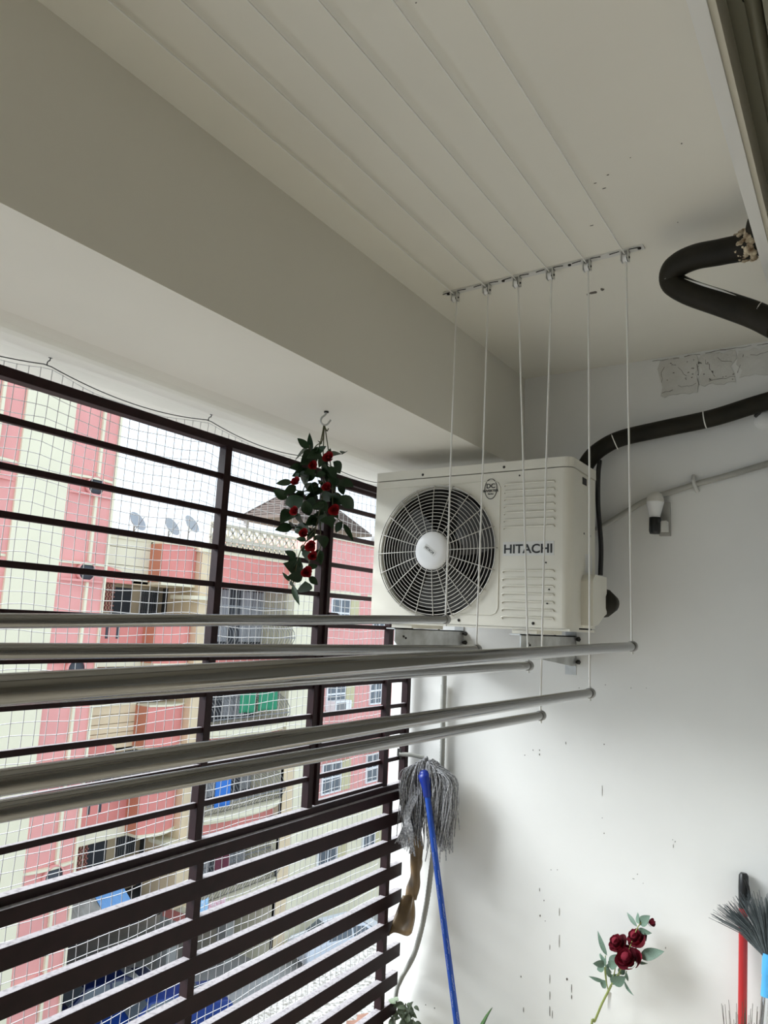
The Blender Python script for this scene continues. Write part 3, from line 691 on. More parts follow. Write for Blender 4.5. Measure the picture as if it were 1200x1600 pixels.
for k in range(3):
    mb = MB(); wd = (.9, 1.1, .75)[k]
    mb.grid(lambda u, v: ((.55+.45*math.sin(v*PI/2))*math.cos((u-.5)*2*wd)+.16*v**3*(1-(2*u-1)**2), (.55+.45*math.sin(v*PI/2))*math.sin((u-.5)*2*wd), 1.5*v*(1-.15*(2*u-1)**2)-.12*v**5), 6, 5)
    PET.append(meshdata(mb, 'petal', (M_wine, mat('bright_wine_petal', (.24, .014, .035), .8, spec=.2, col2=(.16, .008, .02), scale=25), mat('dark_wine_petal', (.075, .004, .010), .8, spec=.2))[k]))
def big_rose(c, axis, R, n=15):
    q = Vector(axis).normalized().to_track_quat('Z', 'Y')
    core = MB().lathe([(0, -.25*R), (.30*R, -.2*R), (.55*R, .15*R), (.45*R, .8*R), (.25*R, 1.05*R), (0, 1.0*R)], (0, 0, 0), (0, 0, 1), 12)
    o = bpy.data.objects.new('rose', meshdata(core, 'rose_core', M_wine)); COL.objects.link(o); o.parent = rs
    o.location = c - ploc(rs); o.rotation_mode = 'QUATERNION'; o.rotation_quaternion = q; PLOC[o.name] = Vector((0, 0, 0))
    for k in range(n):
        t = k/(n-1); s = R*(.34+.66*t); 
        place(PET[k % 3], 'petal', o, Vector((0, 0, -.30*R*t)), Matrix.Rotation(k*2.4, 3, 'Z').to_quaternion() @ Matrix.Rotation(.02+.42*t*t*((k*7) % 5)/3, 3, 'Y').to_quaternion(), (s, s, R*(.86-.20*t)))
    return o
big_rose(RS(590, 520, .08), (-.55, -.55, .75), .032)
big_rose(RS(790, 470, .08), (-.55, -.45, .75), .034)
big_rose(RS(690, 680, .11), (-.25, -.75, .70), .039, 18)
big_rose(RS(905, 275, .08), (.9, -.3, .35), .015, 6)
MB().obox(RS(486, 1000, .075), RS(480, 1185, .075), .0005, .012, (1, 0, 0)).build('paper_tag', M_hub, rs)

# ------------------------------------------------------------------ mop
mp = thing('mop', (0, 0, 0), 'cotton mop with blue handle standing head up against the end wall', 'mop')
T = at_y(664, 1214, 2.70); Bq = at_y(714, 1600, 2.56); d = (Bq-T).normalized(); F = T + d*((FL-T.z)/d.z)
PLOC[mp.name] = F.copy(); mp.location = F+Vector((0, 0, CZ))
MB().tube([T+d*.07, F], .0120, 14).build('handle', M_blue, mp)
pr = MB(); rp_ = random.Random(2); ex = d.orthogonal().normalized(); ey = d.cross(ex)
for row in range(9):
    for k in range(2):
        st = .16+row*.115+k*.05; an = math.atan2((-Vector(T)).dot(ey), (-Vector(T)).dot(ex)) + (.55 if k else -.35)
        for j in range(12):
            s0 = st+j*.0042; a = an + rp_.uniform(-.12, .12); wv = .0124
            c0 = T+d*(.07+s0)+(ex*math.cos(a)+ey*math.sin(a))*wv
            pr.obox(c0, c0+d*rp_.uniform(.0015, .003), .0012, .0016, ex*math.cos(a)+ey*math.sin(a))
pr.build('handle_print', M_print, mp)['kind'] = 'stuff'
MB().lathe([(.0125, .085), (.0165, .08), (.0175, .05), (.022, .03), (.0265, .012), (.0265, -.004), (.021, -.006), (.021, -.012), (.014, -.02), (0, -.02)], T-d*.006, d, 18).build('collar', M_bluecap, mp)
ms = MB(); rm = random.Random(21)
wx = Vector((1, 0, 0)); top = T-d*.012
for k in range(300):
    a = rm.uniform(-1, 1); sgn = 1 if a > 0 else -1; spread = abs(a)**.8
    lean = rm.uniform(-.012, .085)                      # depth off the wall
    xo = sgn*(.012+.105*spread)*rm.uniform(.85, 1.08); up = (.062-.045*spread)*rm.uniform(.75, 1.1)
    L_ = rm.uniform(.17, .27) + .03*(1 if sgn > 0 else 0)
    if rm.random() < .12: L_ += .05
    p0 = top + wx*xo*.10
    p1 = top + wx*xo*.55 + Vector((0, lean*.5, up))
    p2 = top + wx*xo*1.0 + Vector((0, lean*.9, up*.35-.02))
    p3 = top + wx*(xo*1.05+rm.uniform(-.026, .018)) + Vector((0, lean, -.10+rm.uniform(-.02, .02)))
    p4 = top + wx*(xo*.92+rm.uniform(-.03, .03)) + Vector((0, lean*.9, -L_))
    pts = catmull([p0, p1, p2, p3, p4], 5)
    for q in pts: q.y = min(q.y, YW-.008); q.x = max(q.x, -1.672)
    ms.tube(pts, .0021, 4, cap=False)
for k in range(46):                                     # a lock swept across towards the slats
    a = rm.uniform(0, 1); e = rm.uniform(-.014, .014)
    p = [top+Vector((-.015-.03*a, .012, -.06)), top+Vector((-.040-.03*a+e, -.022, -.15+e)), top+Vector((-.080+.045*a+e, -.026, -.225+e*.6)), top+Vector((-.115+.09*a+rm.uniform(-.012, .012), -.02, -.270-.03*a+rm.uniform(-.02, .015)))]
    p = catmull(p, 4)
    for q in p: q.x = max(q.x, -1.672)
    ms.tube(p, .0019, 4, cap=False)
ms.build('mop_head', M_mop, mp)['kind'] = 'stuff'

# ------------------------------------------------------------------ drain hose, pipe stub and twisted sheet
hs = thing('drain_hose', (-1.6, 2.8, FL), 'grey ribbed drain hose hanging down the end wall behind the mop', 'hose')
P = [at_y(694, 1012, YW-.06), at_y(694, 1060, YW-.03), at_y(692, 1130, YW-.02), at_y(690, 1200, YW-.02), at_y(684, 1270, YW-.02), at_y(676, 1340, YW-.025), at_y(665, 1420, YW-.03), at_y(648, 1488, YW-.04), at_y(626, 1530, YW-.05)]
P += [P[-1]+Vector((-.022, 0, -.07)), Vector((P[-1].x-.03, P[-1].y, FL+.01))]
HP = catmull(P, 26)
MB().tube(HP, [.0105+.0012*(i % 2) for i in range(len(HP))], 9).build('hose', M_hose, hs)
q = at_y(692, 1107, YW-.02)
MB().tube([q+Vector((0, 0, .10)), q+Vector((0, 0, -.01))], .0130, 10).build('sleeve', M_conduit, hs)
st = thing('pipe_stub', at_y(640, 1185, 2.76), 'short rusty pipe stub with end plate behind the mop top', 'pipe')
a, b_ = at_y(624, 1178, 2.76), at_y(662, 1184, 2.80)
MB().tube([a, a.lerp(b_, .5)+Vector((0, 0, .004)), b_], .009, 8).build('tube', M_hose, st)
MB().obox(a+Vector((0, 0, .022)), a-Vector((0, 0, .022)), .006, .02).build('end_plate', M_screw, st)
tw = thing('twisted_sheet', at_y(632, 1455, 2.76), 'twisted brown plastic sheet tied between the slats and the mop', 'sheet')
C = catmull([at_y(638, 1225, 2.80), at_y(643, 1265, 2.795), at_y(649, 1320, 2.79), at_y(649, 1365, 2.785), at_y(641, 1405, 2.77)], 7)
mb = MB(); n = 14; vs = []
for i, p in enumerate(C):
    t = i/(len(C)-1); r = .032-.007*t+.002*math.sin(i*1.1)
    for k in range(n):
        a = 2*PI*k/n; rr = r*(.92+.20*math.cos(2*(a-2.2*t*PI))+.13*math.cos(5*a-t*16)); vs.append(p+Vector((rr*math.cos(a), .7*rr*math.sin(a), 0)))
mb.add(vs, [(i*n+k, i*n+(k+1) % n, (i+1)*n+(k+1) % n, (i+1)*n+k) for i in range(len(C)-1) for k in range(n)], True)
mb.build('twist', M_sheet, tw)
def flare(u, v):
    top_ = at_y(630+18*u, 1398+4*u-2*math.sin(u*PI), 2.755); bot = at_y(607+37*u, 1463-6*u-5*math.sin(u*PI*2), 2.68+.02*math.sin(u*5))
    p = top_.lerp(bot, v); p += Vector((.014*math.sin(v*PI)*(u-.2), -.016*math.sin(u*PI*2.2)*(1-v*.5), 0)); return p
MB().grid(flare, 12, 8).build('loose_end', M_sheet, tw, solid=.003)

# ------------------------------------------------------------------ brooms at the right
def upright(name, px, py, Y, pxb, pyb, label, cat):
    a = at_y(px, py, Y); b = at_y(pxb, pyb, Y-.03); d = (b-a).normalized(); f = a+d*((FL-a.z)/d.z)
    return thing(name, f, label, cat), a, d, f
bs, a, d, f = upright('red_broom_stick', 1162, 1362, YW-.02, 1160, 1600, 'red stick with black grip leaning on the end wall', 'broom stick')
MB().tube([a+d*.11, f], .0135, 14).build('stick', M_redst, bs)
MB().tube([a+d*.004, a+d*.012, a+d*.05, a+d*.09, a+d*.112], [.010, .0150, .0160, .0150, .0145], 14).build('grip', M_blackp, bs)
MB().tube([a+d*.015+Vector((.004, -.016, 0)), a+d*.04+Vector((.014, -.012, 0)), a+d*.07+Vector((.019, -.006, 0)), a+d*.10+Vector((.010, -.004, 0))], .005, 8).build('hanging_loop', M_blackp, bs)
fb, a, d, f = upright('fan_broom', 1200, 1502, YW-.11, 1192, 1600, 'upturned broom with grey bristles, light blue collar and steel handle', 'broom')
MB().tube([a+d*.075, f], .0105, 12).build('handle', M_steelh, fb)
MB().tube([a-d*.02, a+d*.0, a+d*.04, a+d*.042, a+d*.10], [.018, .017, .0155, .0140, .0130], 14).build('collar', M_cyan, fb)
br = MB(); rb_ = random.Random(8)
for k in range(420):
    an = rb_.uniform(-1, 1); L_ = rb_.uniform(.15, .20)*(1-.12*abs(an)); dx = math.sin(an*.95); dz = math.cos(an*.95); dy = rb_.uniform(-.22, .15)
    p0 = a-d*.01+Vector((dx*.010, dy*.03, 0)); dv = Vector((dx, dy, dz)).normalized()
    q1 = p0+dv*L_*.5+Vector((0, 0, .010)); q2 = p0+dv*L_+Vector((dx*.02, 0, -.012*abs(an)))
    for q in (p0, q1, q2): q.y = min(q.y, YW-.004)
    br.tube([p0, q1, q2], [.0014, .0012, .0007], 3, cap=False)
br.build('bristles', M_brist, fb)['kind'] = 'stuff'
f2, a, d, f = upright('spare_broom', 1262, 1395, YW-.05, 1262, 1600, 'upturned broom whose grey bristle tips show above the fan broom', 'broom')
br = MB()
MB().tube([a+d*.05, f], .010, 10).build('handle', M_steelh, f2)
MB().tube([a, a+d*.08], .014, 12).build('collar', M_cyan, f2)
for k in range(160):
    an = rb_.uniform(-1, 1); dv = Vector((math.sin(an*.8), rb_.uniform(-.15, .1), math.cos(an*.8))).normalized(); L_ = rb_.uniform(.10, .14)
    p0 = a+Vector((0, 0, 0)); q2 = p0+dv*L_; q2.y = min(q2.y, YW-.004)
    br.tube([p0, q2], [.0014, .0008], 3, cap=False)
br.build('bristles', M_brist, f2)['kind'] = 'stuff'
cc_ = thing('coconut_broom', (-.38, 2.58, FL), 'coconut stick broom standing tips up beside the red stick', 'broom')
br = MB(); base = Vector((-.38, 2.58, FL))
for k in range(48):
    px = rb_.gauss(1172, 24); py = rb_.uniform(1555, 1610)+abs(px-1172)*.15
    if px < 1126: px = 1128+rb_.uniform(0, 10)
    q = at_y(px, py, 2.62+rb_.uniform(-.03, .03)); p0 = base+Vector((rb_.uniform(-.02, .02), rb_.uniform(-.02, .02), 0))
    br.tube([p0, p0.lerp(q, .5)+Vector((0, 0, .02)), q], [.0018, .0015, .0006], 4, cap=False)
br.build('sticks', M_coco, cc_)['kind'] = 'stuff'
MB().lathe([(.022, 0), (.026, .05), (.026, .10), (.022, .12)], base, (0, 0, 1), 14).build('binding', M_redst, cc_)

# ------------------------------------------------------------------ plants at the bottom
pl = thing('leafy_floor_plant', (-1.30, 2.74, FL), 'broad leaved plant whose pointed green leaf rises by the mop handle', 'plant')
LB = leaf_mesh('strap_leaf', mat('bright_leaf', (.06, .16, .04), .5, col2=(.10, .22, .06), scale=12), 1, .24, .3, .35)
MB().lathe([(0, 0), (.055, 0), (.07, .10), (.075, .11), (.065, .11), (.06, .095), (0, .095)], (-1.30, 2.74, FL), (0, 0, 1), 20).build('pot', M_brick, pl)
b0 = Vector((-1.30, 2.74, FL+.09)); tip = at_y(735, 1575, 2.70)
for tx in (tip, b0+Vector((.14, -.03, .05)), b0+Vector((.06, -.10, .08)), b0+Vector((-.08, -.10, .04)), b0+Vector((.02, .05, .10))):
    dd = tx-b0; place(LB, 'leaf', pl, b0, frame(dd, Vector((-.5, -.4, 1))), dd.length)
sh = thing('grey_green_creeper', (-1.63, 2.78, FL), 'small grey green creeper at the foot of the drain hose', 'plant')
rq = random.Random(6)
c0 = at_y(632, 1578, 2.76)
MB().tube(catmull([(-1.63, 2.78, FL), c0+Vector((0, 0, -.05)), c0+Vector((.01, -.01, .03))], 5), .003, 6).build('stem', M_stem, sh)
LC = leaf_mesh('creeper_leaf', mat('creeper_leaf_paint', (.09, .13, .07), .6, col2=(.20, .24, .16), scale=20), 1, .55, .2, .3)
for k in range(75):
    p = c0+Vector((rq.gauss(0, .026), rq.uniform(-.04, .03), rq.uniform(-.14, .030))); dv = Vector((rq.uniform(-1, 1), rq.uniform(-1, .3), rq.uniform(-.8, .5)))
    place(LC, 'leaf', sh, p, frame(dv, Vector((rq.uniform(-.4, .4), -.6, 1))), rq.uniform(.028, .052))
for k, (x, y, s) in enumerate(((-1.90, 2.62, .05), (-1.87, 2.78, .06), (-1.92, 2.90, .045))):
    p = [(x+s*math.cos(t)*random.uniform(.8, 1.1), y+s*math.sin(t)*random.uniform(.8, 1.1)) for t in (0, .9, 1.9, 3.1, 4.2, 5.2)]
    tag(MB().prism(p, FL-.02, FL+.02+.03*(k == 1)).build('brick_piece', M_brick, None, bevel=.006), ['smaller flat brick piece lying on the speckled ledge nearest the slat post', 'tallest broken brown brick piece lying on the speckled ledge', 'smallest flat brick piece lying on the ledge past the end wall'][k], 'brick', 'brick pieces on the ledge')

# ------------------------------------------------------------------ outside: ground and buildings
GZ = -13.2
struct(MB().box(-60, 6, -30, 70, GZ-.3, GZ).build('floor_courtyard', M_asph))
def bx3(name, m, p, x0, x1, y0, y1, z0, z1, bevel=0): return MB().box(x0, x1, y0, y1, z0, z1).build(name, m, p, bevel)
def bow_slab(name, m, p, xf, y0, y1, z0, z1, bulge, back):
    n = 12; pts = [(xf + bulge*math.sin(PI*k/n)**.7 if 0 < k < n else xf, y0+(y1-y0)*k/n) for k in range(n+1)] + [(back, y1), (back, y0)]
    return MB().prism(pts, z0, z1).build(name, m, p)
# --- tower
tw_ = thing('apartment_tower', (-22, 10, GZ), 'tall pink and cream striped tower with round openings beyond the net', 'building')
bx3('pink_wall', M_pinkl, tw_, -24.5, -20.05, 3.0, 14.27, GZ, 12.5)
bx3('cream_band', M_cream, tw_, -20.2, -19.97, 11.08, 12.64, GZ, 12.5)
bx3('cream_band', M_cream, tw_, -20.2, -19.97, 6.2, 8.4, GZ, 12.5)
for y in (10.40, 13.66): bx3('pilaster', M_cream, tw_, -20.1, -19.96, y-.045, y+.045, GZ, 12.5)
bx3('corner_strip', M_cream, tw_, -20.3, -19.98, 14.24, 14.32, GZ, 12.5)
for k in range(-3, 5):
    zc = 1.2-2.93*k if k != -1 else 3.86
    for y0, y1, yo in ((12.66, 14.30, 13.56), (9.2, 11.06, 10.0)):
        for dz in (.24, -.28):
            bow_slab('ledge', M_pinkl if dz < 0 else M_cream, tw_, -20.05, y0, y1, zc+dz-.035, zc+dz+.035, .16, -20.1)
        po = MB().lathe([(.28, 0), (.315, 0), (.315, .20), (.28, .20), (.28, 0)], (-20.08, yo, zc), (1, 0, 0), 24).build('porthole', M_pinkl, tw_)
        MB().lathe([(0, 0), (.28, 0), (.28, .01), (0, .01)], (-19.93, yo, zc), (1, 0, 0), 24).build('pane', M_dark, po)
# --- main block: recessed balconies (B), pink bow fronts (C), caged balconies (D), cream pier (E)
ab = thing('apartment_block', (-23, 19, GZ), 'pink and beige apartment block with recessed balconies and bulging window cages', 'building')
XF, Y0B, Y1B, PB, ZT = -21.27, 14.3, 16.95, 2.80, 1.01
bx3('back_wall', M_beige, ab, -25, -22.9, 14.34, 19.0, -9.9, 2.6)
bx3('side_wall', M_beige, ab, -25, XF, 14.34, 14.5, GZ, 2.6)
for k in range(0, 4):
    zt = ZT-PB*k                         # top of the opening; the parapet above it spans zt..z1
    z1 = zt+1.52
    if k % 2 == 0:
        nb = 5; hh = (z1-zt)/nb
        for j in range(nb):
            bx3('panel', M_beige if k else M_cream, ab, XF-.12, XF, 14.4, Y1B, zt+j*hh+.011, zt+(j+1)*hh-.011)
        bx3('panel_backing', M_beige, ab, XF-.25, XF-.10, 14.4, Y1B, zt, z1)
    else:
        bx3('parapet', M_pink, ab, XF-.25, XF, 14.4, Y1B, zt+.42, z1)
        for y in (15.05, 15.42, 15.84): bx3('parapet_slot', M_dark, ab, XF-.01, XF+.012, y, y+.10, z1-.60, z1-.2)
        bx3('parapet_foot', M_cream, ab, XF-.25, XF+.04, 14.4, Y1B, zt, zt+.42)
    bow_slab('coping', M_cream, ab, XF, 14.4, Y1B, z1-.02, z1+.05, .05, XF-.25)
    if k in (0, 2):
        pts = [(14.5, zt-.02)] + [(14.5+1.75*math.sin(t*PI/16), zt-.02+.58*math.cos(t*PI/16)) for t in range(9)]
        MB().prism(pts, XF-.02, XF+.06, lambda a, b, c: (c, a, b)).build('arch_panel', M_pink, ab)
    bx3('floor_slab', M_beige, ab, -22.9, XF, 14.5, 18.5, zt-.02, zt+.10)
    zb = zt-1.26
    jp = MB()
    for a in range(6): jp.box(XF-.19, XF-.12, 15.03+.12*a, 15.07+.12*a, zb+.3, zt-.02)
    for a in range(7): jp.box(XF-.19, XF-.12, 15.0, 15.72, zb+.3+a*.15, zb+.345+a*.15)
    jp.build('jali_screen', M_jali, ab)
    bx3('door_leaf', M_dark, ab, -22.9, -22.82, 16.7, 17.5, zt-2.4, zt-.1)
    wg = bx3('window', M_dark, ab, -22.9, -22.84, 17.95, 18.75, zb, zt-.12)
    gg = MB()
    for a in range(9): gg.box(-22.83, -22.81, 17.95+a*.095, 17.98+a*.095, zb, zt-.12)
    for a in range(4): gg.box(-22.83, -22.81, 17.95, 18.75, zb+a*.33, zb+.03+a*.33)
    gg.build('grille', M_grill, wg)
    # pink bow front
    pts = [(XF, Y1B)] + [(-20.62+.24*math.sin(PI*a/10), Y1B+1.55*a/10) for a in range(11)] + [(XF, Y1B+1.55)]
    MB().prism(pts, zt+.12, zt+1.46).build('bow_parapet', M_pink, ab)
    bx3('bow_side', M_orange, ab, XF, -20.63, Y1B-.02, Y1B+.005, zt+.12, zt+1.46)
    MB().prism([(x+.06, y) for x, y in pts], zt+.02, zt+.12).build('bow_ledge', M_cream, ab)
    MB().prism([(x+.05, y) for x, y in pts], zt+1.46, zt+1.52).build('bow_coping', M_cream, ab)
    bow_slab('corner_shelf', M_cream, ab, -20.2, 18.0, 19.1, zt-.42, zt-.28, .3, XF)
# D: wall of the caged balconies
bx3('cage_wall', M_beige, ab, -22.0, -20.3, 18.5, 19.25, -9.95, 2.35)
bx3('cage_room', M_dark, ab, -23.5, -21.6, 19.2, 23.5, -9.9, 2.35)
for k in range(-1, 4):
    zs = -1.10-2.95*k                    # top of the balcony slab
    zw1 = zs+2.25
    if k >= 0:
        for j in range(6):
            y = 19.3+j*.66; bx3('curtain', M_curt if (j+k) % 3 else M_dark, ab, -21.6, -21.52, y, y+.62, zs+.15, zw1-.05)
        cg = MB()
        for j in range(27):
            y = 19.25+j*.15
            cg.tube([(-20.25, y, zw1), (-20.25, y, zs+1.05)], .013, 4)
            yy = 19.15+j*.158
            cg.tube([(-20.22, y, zs+1.05), (-19.98, yy, zs+.92), (-19.72, yy, zs+.62), (-19.68, yy, zs+.35), (-19.85, yy, zs+.08), (-20.0, yy, zs)], .014, 4)
        for z in (zs+1.05, zs+1.55, zw1-.02): cg.box(-20.27, -20.23, 19.22, 23.28, z-.02, z+.02)
        cg.box(-19.72, -19.68, 19.12, 23.30, zs+.38, zs+.42)
        cg.build('window_cage', M_grill, ab)['kind'] = 'stuff'
        bow_slab('balcony_slab', M_cream, ab, -20.0, 18.95, 23.5, zs-.16, zs, .55, -21.6)
        bow_slab('slab_edge', M_cream, ab, -20.05, 19.05, 23.4, zs-.28, zs-.16, .40, -21.6)
    z0p, z1p = (zs-.70, zs-.28)
    if k == -1: z0p, z1p = 1.15, 2.35
    bow_slab('cage_parapet', M_pink, ab, -20.25, 19.22, 23.32, z0p, z1p, .12 if k >= 0 else .02, -21.6)
bx3('cream_pier', M_cream, ab, -22.5, -19.85, 23.30, 24.87, GZ, 3.0)
bx3('pier_panel', M_beige, ab, -20.0, -19.83, 23.30, 23.95, GZ, -5.0)
# roof slab, balustrades
bx3('roof_slab', M_cream, ab, -26, -20.2, 18.4, 24.86, 2.35, 2.50)
bx3('roof_slab', M_cream, ab, -25, XF+.04, 14.34, 18.49, 2.55, 2.67)
bx3('roof_coping', M_beige, ab, XF-.1, XF+.12, 14.34, Y1B, 2.67, 2.82)
def lattice(p, y0, y1, z0, z1, x, n):
    for i in range(n):
        a, b = y0+(y1-y0)*i/n, y0+(y1-y0)*(i+1)/n; mb = MB()
        mb.obox((x, a, z0), (x, b, z1), .06, .06, (1, 0, 0)); mb.obox((x, b, z0), (x, a, z1), .06, .06, (1, 0, 0)); mb.box(x-.04, x+.04, a-.03, a+.03, z0, z1)
        mb.build('lattice_panel', M_lat, p)
    for z in (z0, z1): bx3('lattice_rail', M_lat, p, x-.07, x+.07, y0, y1, z-.05, z+.05)
lattice(ab, 18.7, 23.6, 2.95, 3.45, -20.2, 11)
lattice(ab, 18.7, 23.6, 2.52, 2.88, -20.18, 16)
# open parking storey
bx3('parking_back', M_dark, ab, -28, -27, 14.34, 24.5, GZ, -9.0)
for y in (14.4, 19.3, 22.2): bx3('pillar', mat('grey_pillar', (.36, .36, .34), .8), ab, -21.8, -21.3, y, y+.45, GZ, -9.6)
bx3('parking_beam', M_dark, ab, -28, -21.3, 14.34, 24.0, -10.1, -9.85)
# --- pale pink wing (F)
pw = thing('pink_wing', (-21, 30, GZ), 'pale pink building wing with white windows and small ledges', 'building')
bx3('pink_wall', M_pinkl, pw, -26, -20.0, 24.87, 44, -7.75, 3.72)
bx3('cream_wall', M_cream, pw, -26, -20.0, 24.87, 44, GZ, -7.75)
bx3('roof_coping', M_cream, pw, -26, -19.9, 24.87, 44, 3.72, 3.85)
for k in range(4):
    zt = 1.08-3.57*k
    for y0, y1 in ((25.95, 27.35), (29.3, 30.3), (33, 34.4)):
        wn = bx3('window', M_frame, pw, -20.02, -19.92, y0, y1, zt-1.30, zt)
        for a in range(2):
            for b in range(2):
                wd = (y1-y0-.24)/2
                bx3('pane', M_glass, wn, -19.925, -19.91, y0+.08+a*(wd+.08), y0+.08+a*(wd+.08)+wd, zt-1.22+b*.62, zt-1.22+b*.62+.54)
        bow_slab('window_ledge', M_cream, pw, -20.0, y0-.5, y1+.9, zt+.20, zt+.32, .35, -20.05)
        bx3('shutter', mat('olive_shutter', (.55, .50, .30), .8), pw, -20.02, -19.93, y1+.05, y1+.7, zt-1.30, zt)
wa = thing('window_cooler', (-19.7, 26.5, -3.9), 'white window air conditioner under the pale pink wing window', 'air conditioner')
bx3('casing', M_frame, wa, -20.0, -19.45, 26.0, 27.2, -3.92, -3.38, bevel=.03)
bx3('coil_face', M_grill, wa, -19.455, -19.44, 26.08, 26.75, -3.85, -3.45)
# --- pavilion on the roof behind
pv = thing('roof_pavilion', (-25, 30, 2.5), 'brown hipped roof pavilion standing on the roof behind the lattice', 'pavilion')
zr, ze = 6.35, 4.95
e = [Vector((-23.3, 26.0, ze)), Vector((-23.3, 33.6, ze)), Vector((-26.2, 33.6, ze)), Vector((-26.2, 26.0, ze))]
r0, r1 = Vector((-24.75, 27.6, zr)), Vector((-24.75, 32.0, zr))
def face_battens(a, b, c, d_, n):
    for i in range(n):
        t = (i+.5)/n; p = a.lerp(d_, t); q = b.lerp(c, t)
        MB().obox(p, q, .12, .09).build('batten', M_roofb, pv)
face_battens(e[0], e[1], r1, r0, 9); face_battens(e[3], e[0], r0, r0, 9); face_battens(e[1], e[2], r1, r1, 9)
rf = MB(); up = Vector((0, 0, -.06))
rf.add([p+up for p in e]+[r0+up, r1+up], [(0, 1, 5, 4), (1, 2, 5), (2, 3, 4, 5), (3, 0, 4)])
rf.build('roof_sheet', mat('brown_roof_sheet', (.24, .19, .17), .7), pv, solid=.05)
for a, b in ((e[0], r0), (e[1], r1), (e[2], r1), (e[3], r0), (e[0], e[1]), (e[0], e[3])): MB().obox(a, b, .14, .14).build('rafter', M_roofb, pv)
for p in e: bx3('post', mat('grey_post', (.42, .40, .40), .7), pv, p.x-.1+.3*(p.x < -25), p.x+.1+.3*(p.x < -25), p.y+.2, p.y+.4, 2.5, ze)
# --- satellite dishes
for px, py, lab in ((210, 818, 'white satellite dish on the roof coping nearest the tower'), (264, 826, 'white satellite dish on the roof above the orange faded corner'), (295, 822, 'white satellite dish on the roof nearest the lattice balustrade')):
    q = at_x(px, py, -21.6); t = thing('satellite_dish', (q.x, q.y, 2.67), lab, 'satellite dish', 'satellite dishes')
    ax = Vector((.82, .20, .50))
    MB().lathe([(0, .0), (.16, .03), (.30, .10), (.38, .17), (.385, .165), (.30, .09), (.16, .02), (0, -.01)], q, ax, 24).build('dish', mat('dish_grey', (.36, .38, .41), .5), t)
    MB().tube([(q.x, q.y, 2.67), q-Vector((0, 0, .02))], .03, 8).build('mast', M_grill, t)
    MB().tube([q-Vector((0, 0, .3)), q+ax*.5], .012, 6).build('feed_arm', M_grill, t)
# --- washing, awning
def cloth(name, m, px0, px1, py0, py1, X, label):
    a = at_x(px0, py0, X); b = at_x(px1, py1, X)
    o = MB().grid(lambda u, v: (X+.06*math.sin(u*9)*v, a.y+(b.y-a.y)*u, a.z+(b.z-a.z)*v+.02*math.sin(u*7)), 14, 8).build(name, m, None, solid=.012)
    return tag(o, label, 'laundry')
cloth('hanging_cloth', M_clb, 338, 358, 1212, 1258, -19.55, 'deep blue cloth hanging on the third cage balcony')
cloth('hanging_cloth', M_clg, 376, 398, 1078, 1112, -19.60, 'dark green cloth hung behind the second cage balcony')
cloth('hanging_cloth', M_clg, 405, 432, 1080, 1108, -19.60, 'wide green cloth hung at the pier end of the second cage')
cloth('hanging_cloth', M_clf, 306, 322, 1410, 1452, -19.40, 'sky blue patterned cloth drying low beside the dark parking storey')
cloth('hanging_cloth', M_clr, 326, 350, 1412, 1440, -19.40, 'rose patterned cloth drying beside the sky blue cloth')
cloth('hanging_cloth', M_clm, 336, 356, 1340, 1368, -19.40, 'dark maroon cloth hanging under the lowest curved balcony slab')
aw = thing('corrugated_awning', (-20.8, 16, -10.1), 'sloping corrugated awning, grey and partly blue, over the parking storey', 'awning')
def corr(y0, y1, nm, m):
    n = int((y1-y0)/.055)
    MB().grid(lambda u, v: (-21.4+1.5*v, y0+(y1-y0)*u, -8.45-1.05*v+.035*math.cos(u*n*PI/2)), n, 2, smooth=False).build(nm, m, aw, solid=.012)
corr(14.35, 15.65, 'grey_sheet', M_corr); corr(15.65, 16.75, 'blue_sheet', M_corrb)
for y in (14.5, 15.65, 16.65): MB().obox((-21.4, y, -8.53), (-19.9, y, -9.58), .06, .06).build('support', M_grill, aw)

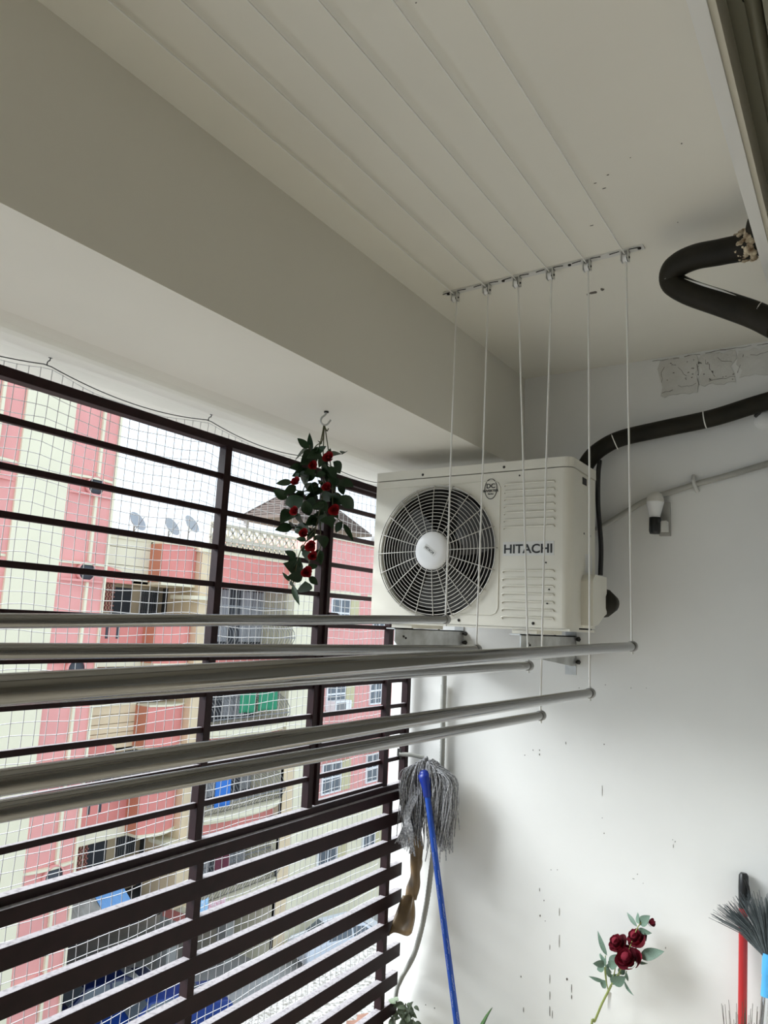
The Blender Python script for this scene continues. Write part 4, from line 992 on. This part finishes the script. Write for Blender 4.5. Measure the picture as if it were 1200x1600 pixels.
# --- cars
def car(name, loc, rz, paint, label):
    t = thing(name, loc, label, 'car'); base = Vector(loc); R_ = Matrix.Rotation(rz, 3, 'Z')
    def W(p): return base + R_ @ Vector(p)
    prof = [(-2.0, .35), (-2.05, .75), (-1.95, .92), (-1.35, 1.0), (-.75, 1.42), (.55, 1.45), (1.25, 1.02), (1.85, .95), (2.0, .80), (2.02, .35)]
    mb = MB(); n = len(prof); vs = []
    for yy, tz in ((-.82, .0), (-.78, .0), (.78, 0), (.82, 0)):
        for x, z in prof:
            k = .80 if z > 1.2 else (.97 if z > .9 else 1)
            vs.append(W((x*(1 if abs(yy) < .8 else .985), yy*k, z if abs(yy) < .8 else min(z, z-.02))))
    fs = [(j*n+i, j*n+(i+1) % n, (j+1)*n+(i+1) % n, (j+1)*n+i) for j in range(3) for i in range(n)]
    mb.add(vs, fs); mb.add(vs[:n], [tuple(range(n))[::-1]]); mb.add(vs[-n:], [tuple(range(n))])
    mb.build('body', paint, t, bevel=.04)
    def quad(nm, pts, m): 
        pts = [W(p) for p in pts]; nr_ = (pts[1]-pts[0]).cross(pts[2]-pts[0]).normalized()*.012
        MB().add([p-nr_ for p in pts]+[p+nr_ for p in pts], [(3, 2, 1, 0), (4, 5, 6, 7), (0, 1, 5, 4), (1, 2, 6, 5), (2, 3, 7, 6), (3, 0, 4, 7)]).build(nm, m, t)
    quad('windscreen', [(.62, -.60, 1.41), (1.22, -.70, 1.06), (1.22, .70, 1.06), (.62, .60, 1.41)], M_glass)
    quad('rear_window', [(-.80, .60, 1.39), (-1.30, .70, 1.05), (-1.30, -.70, 1.05), (-.80, -.60, 1.39)], M_glass)
    for s in (-1, 1):
        quad('side_window', [(-1.1, s*.775, 1.06), (-.02, s*.775, 1.06), (-.02, s*.66, 1.37), (-.70, s*.66, 1.37)], M_glass)
        quad('side_window', [(.06, s*.775, 1.06), (1.0, s*.775, 1.06), (.50, s*.66, 1.37), (.06, s*.66, 1.37)], M_glass)
        for x in (-1.28, 1.28):
            wh = MB().lathe([(0, -.02), (.2, -.02), (.31, 0), (.31, .2), (0, .2)], W((x, s*.64 if s > 0 else -.64, .31)), R_ @ Vector((0, s, 0)), 18).build('wheel', M_tyre, t)
            MB().lathe([(0, .205), (.17, .205), (.18, .19)], W((x, s*.64, .31)), R_ @ Vector((0, s, 0)), 14).build('hub_cap', M_steelh, wh)
        quad('headlamp', [(1.99, s*.75, .66), (1.99, s*.45, .66), (1.98, s*.45, .80), (1.98, s*.75, .80)], M_frame)
    return t
car('parked_car', (-18.2, 25.6, GZ), math.radians(68), M_carsv, 'silver car parked in front of the cream lower wall')
car('parked_car', (-21.6, 16.9, GZ), math.radians(75), M_cardk, 'navy car parked deep under the corrugated awning')
car('parked_car', (-19.3, 17.6, GZ), math.radians(70), M_carbl, 'bright blue car parked in front of the parking storey')
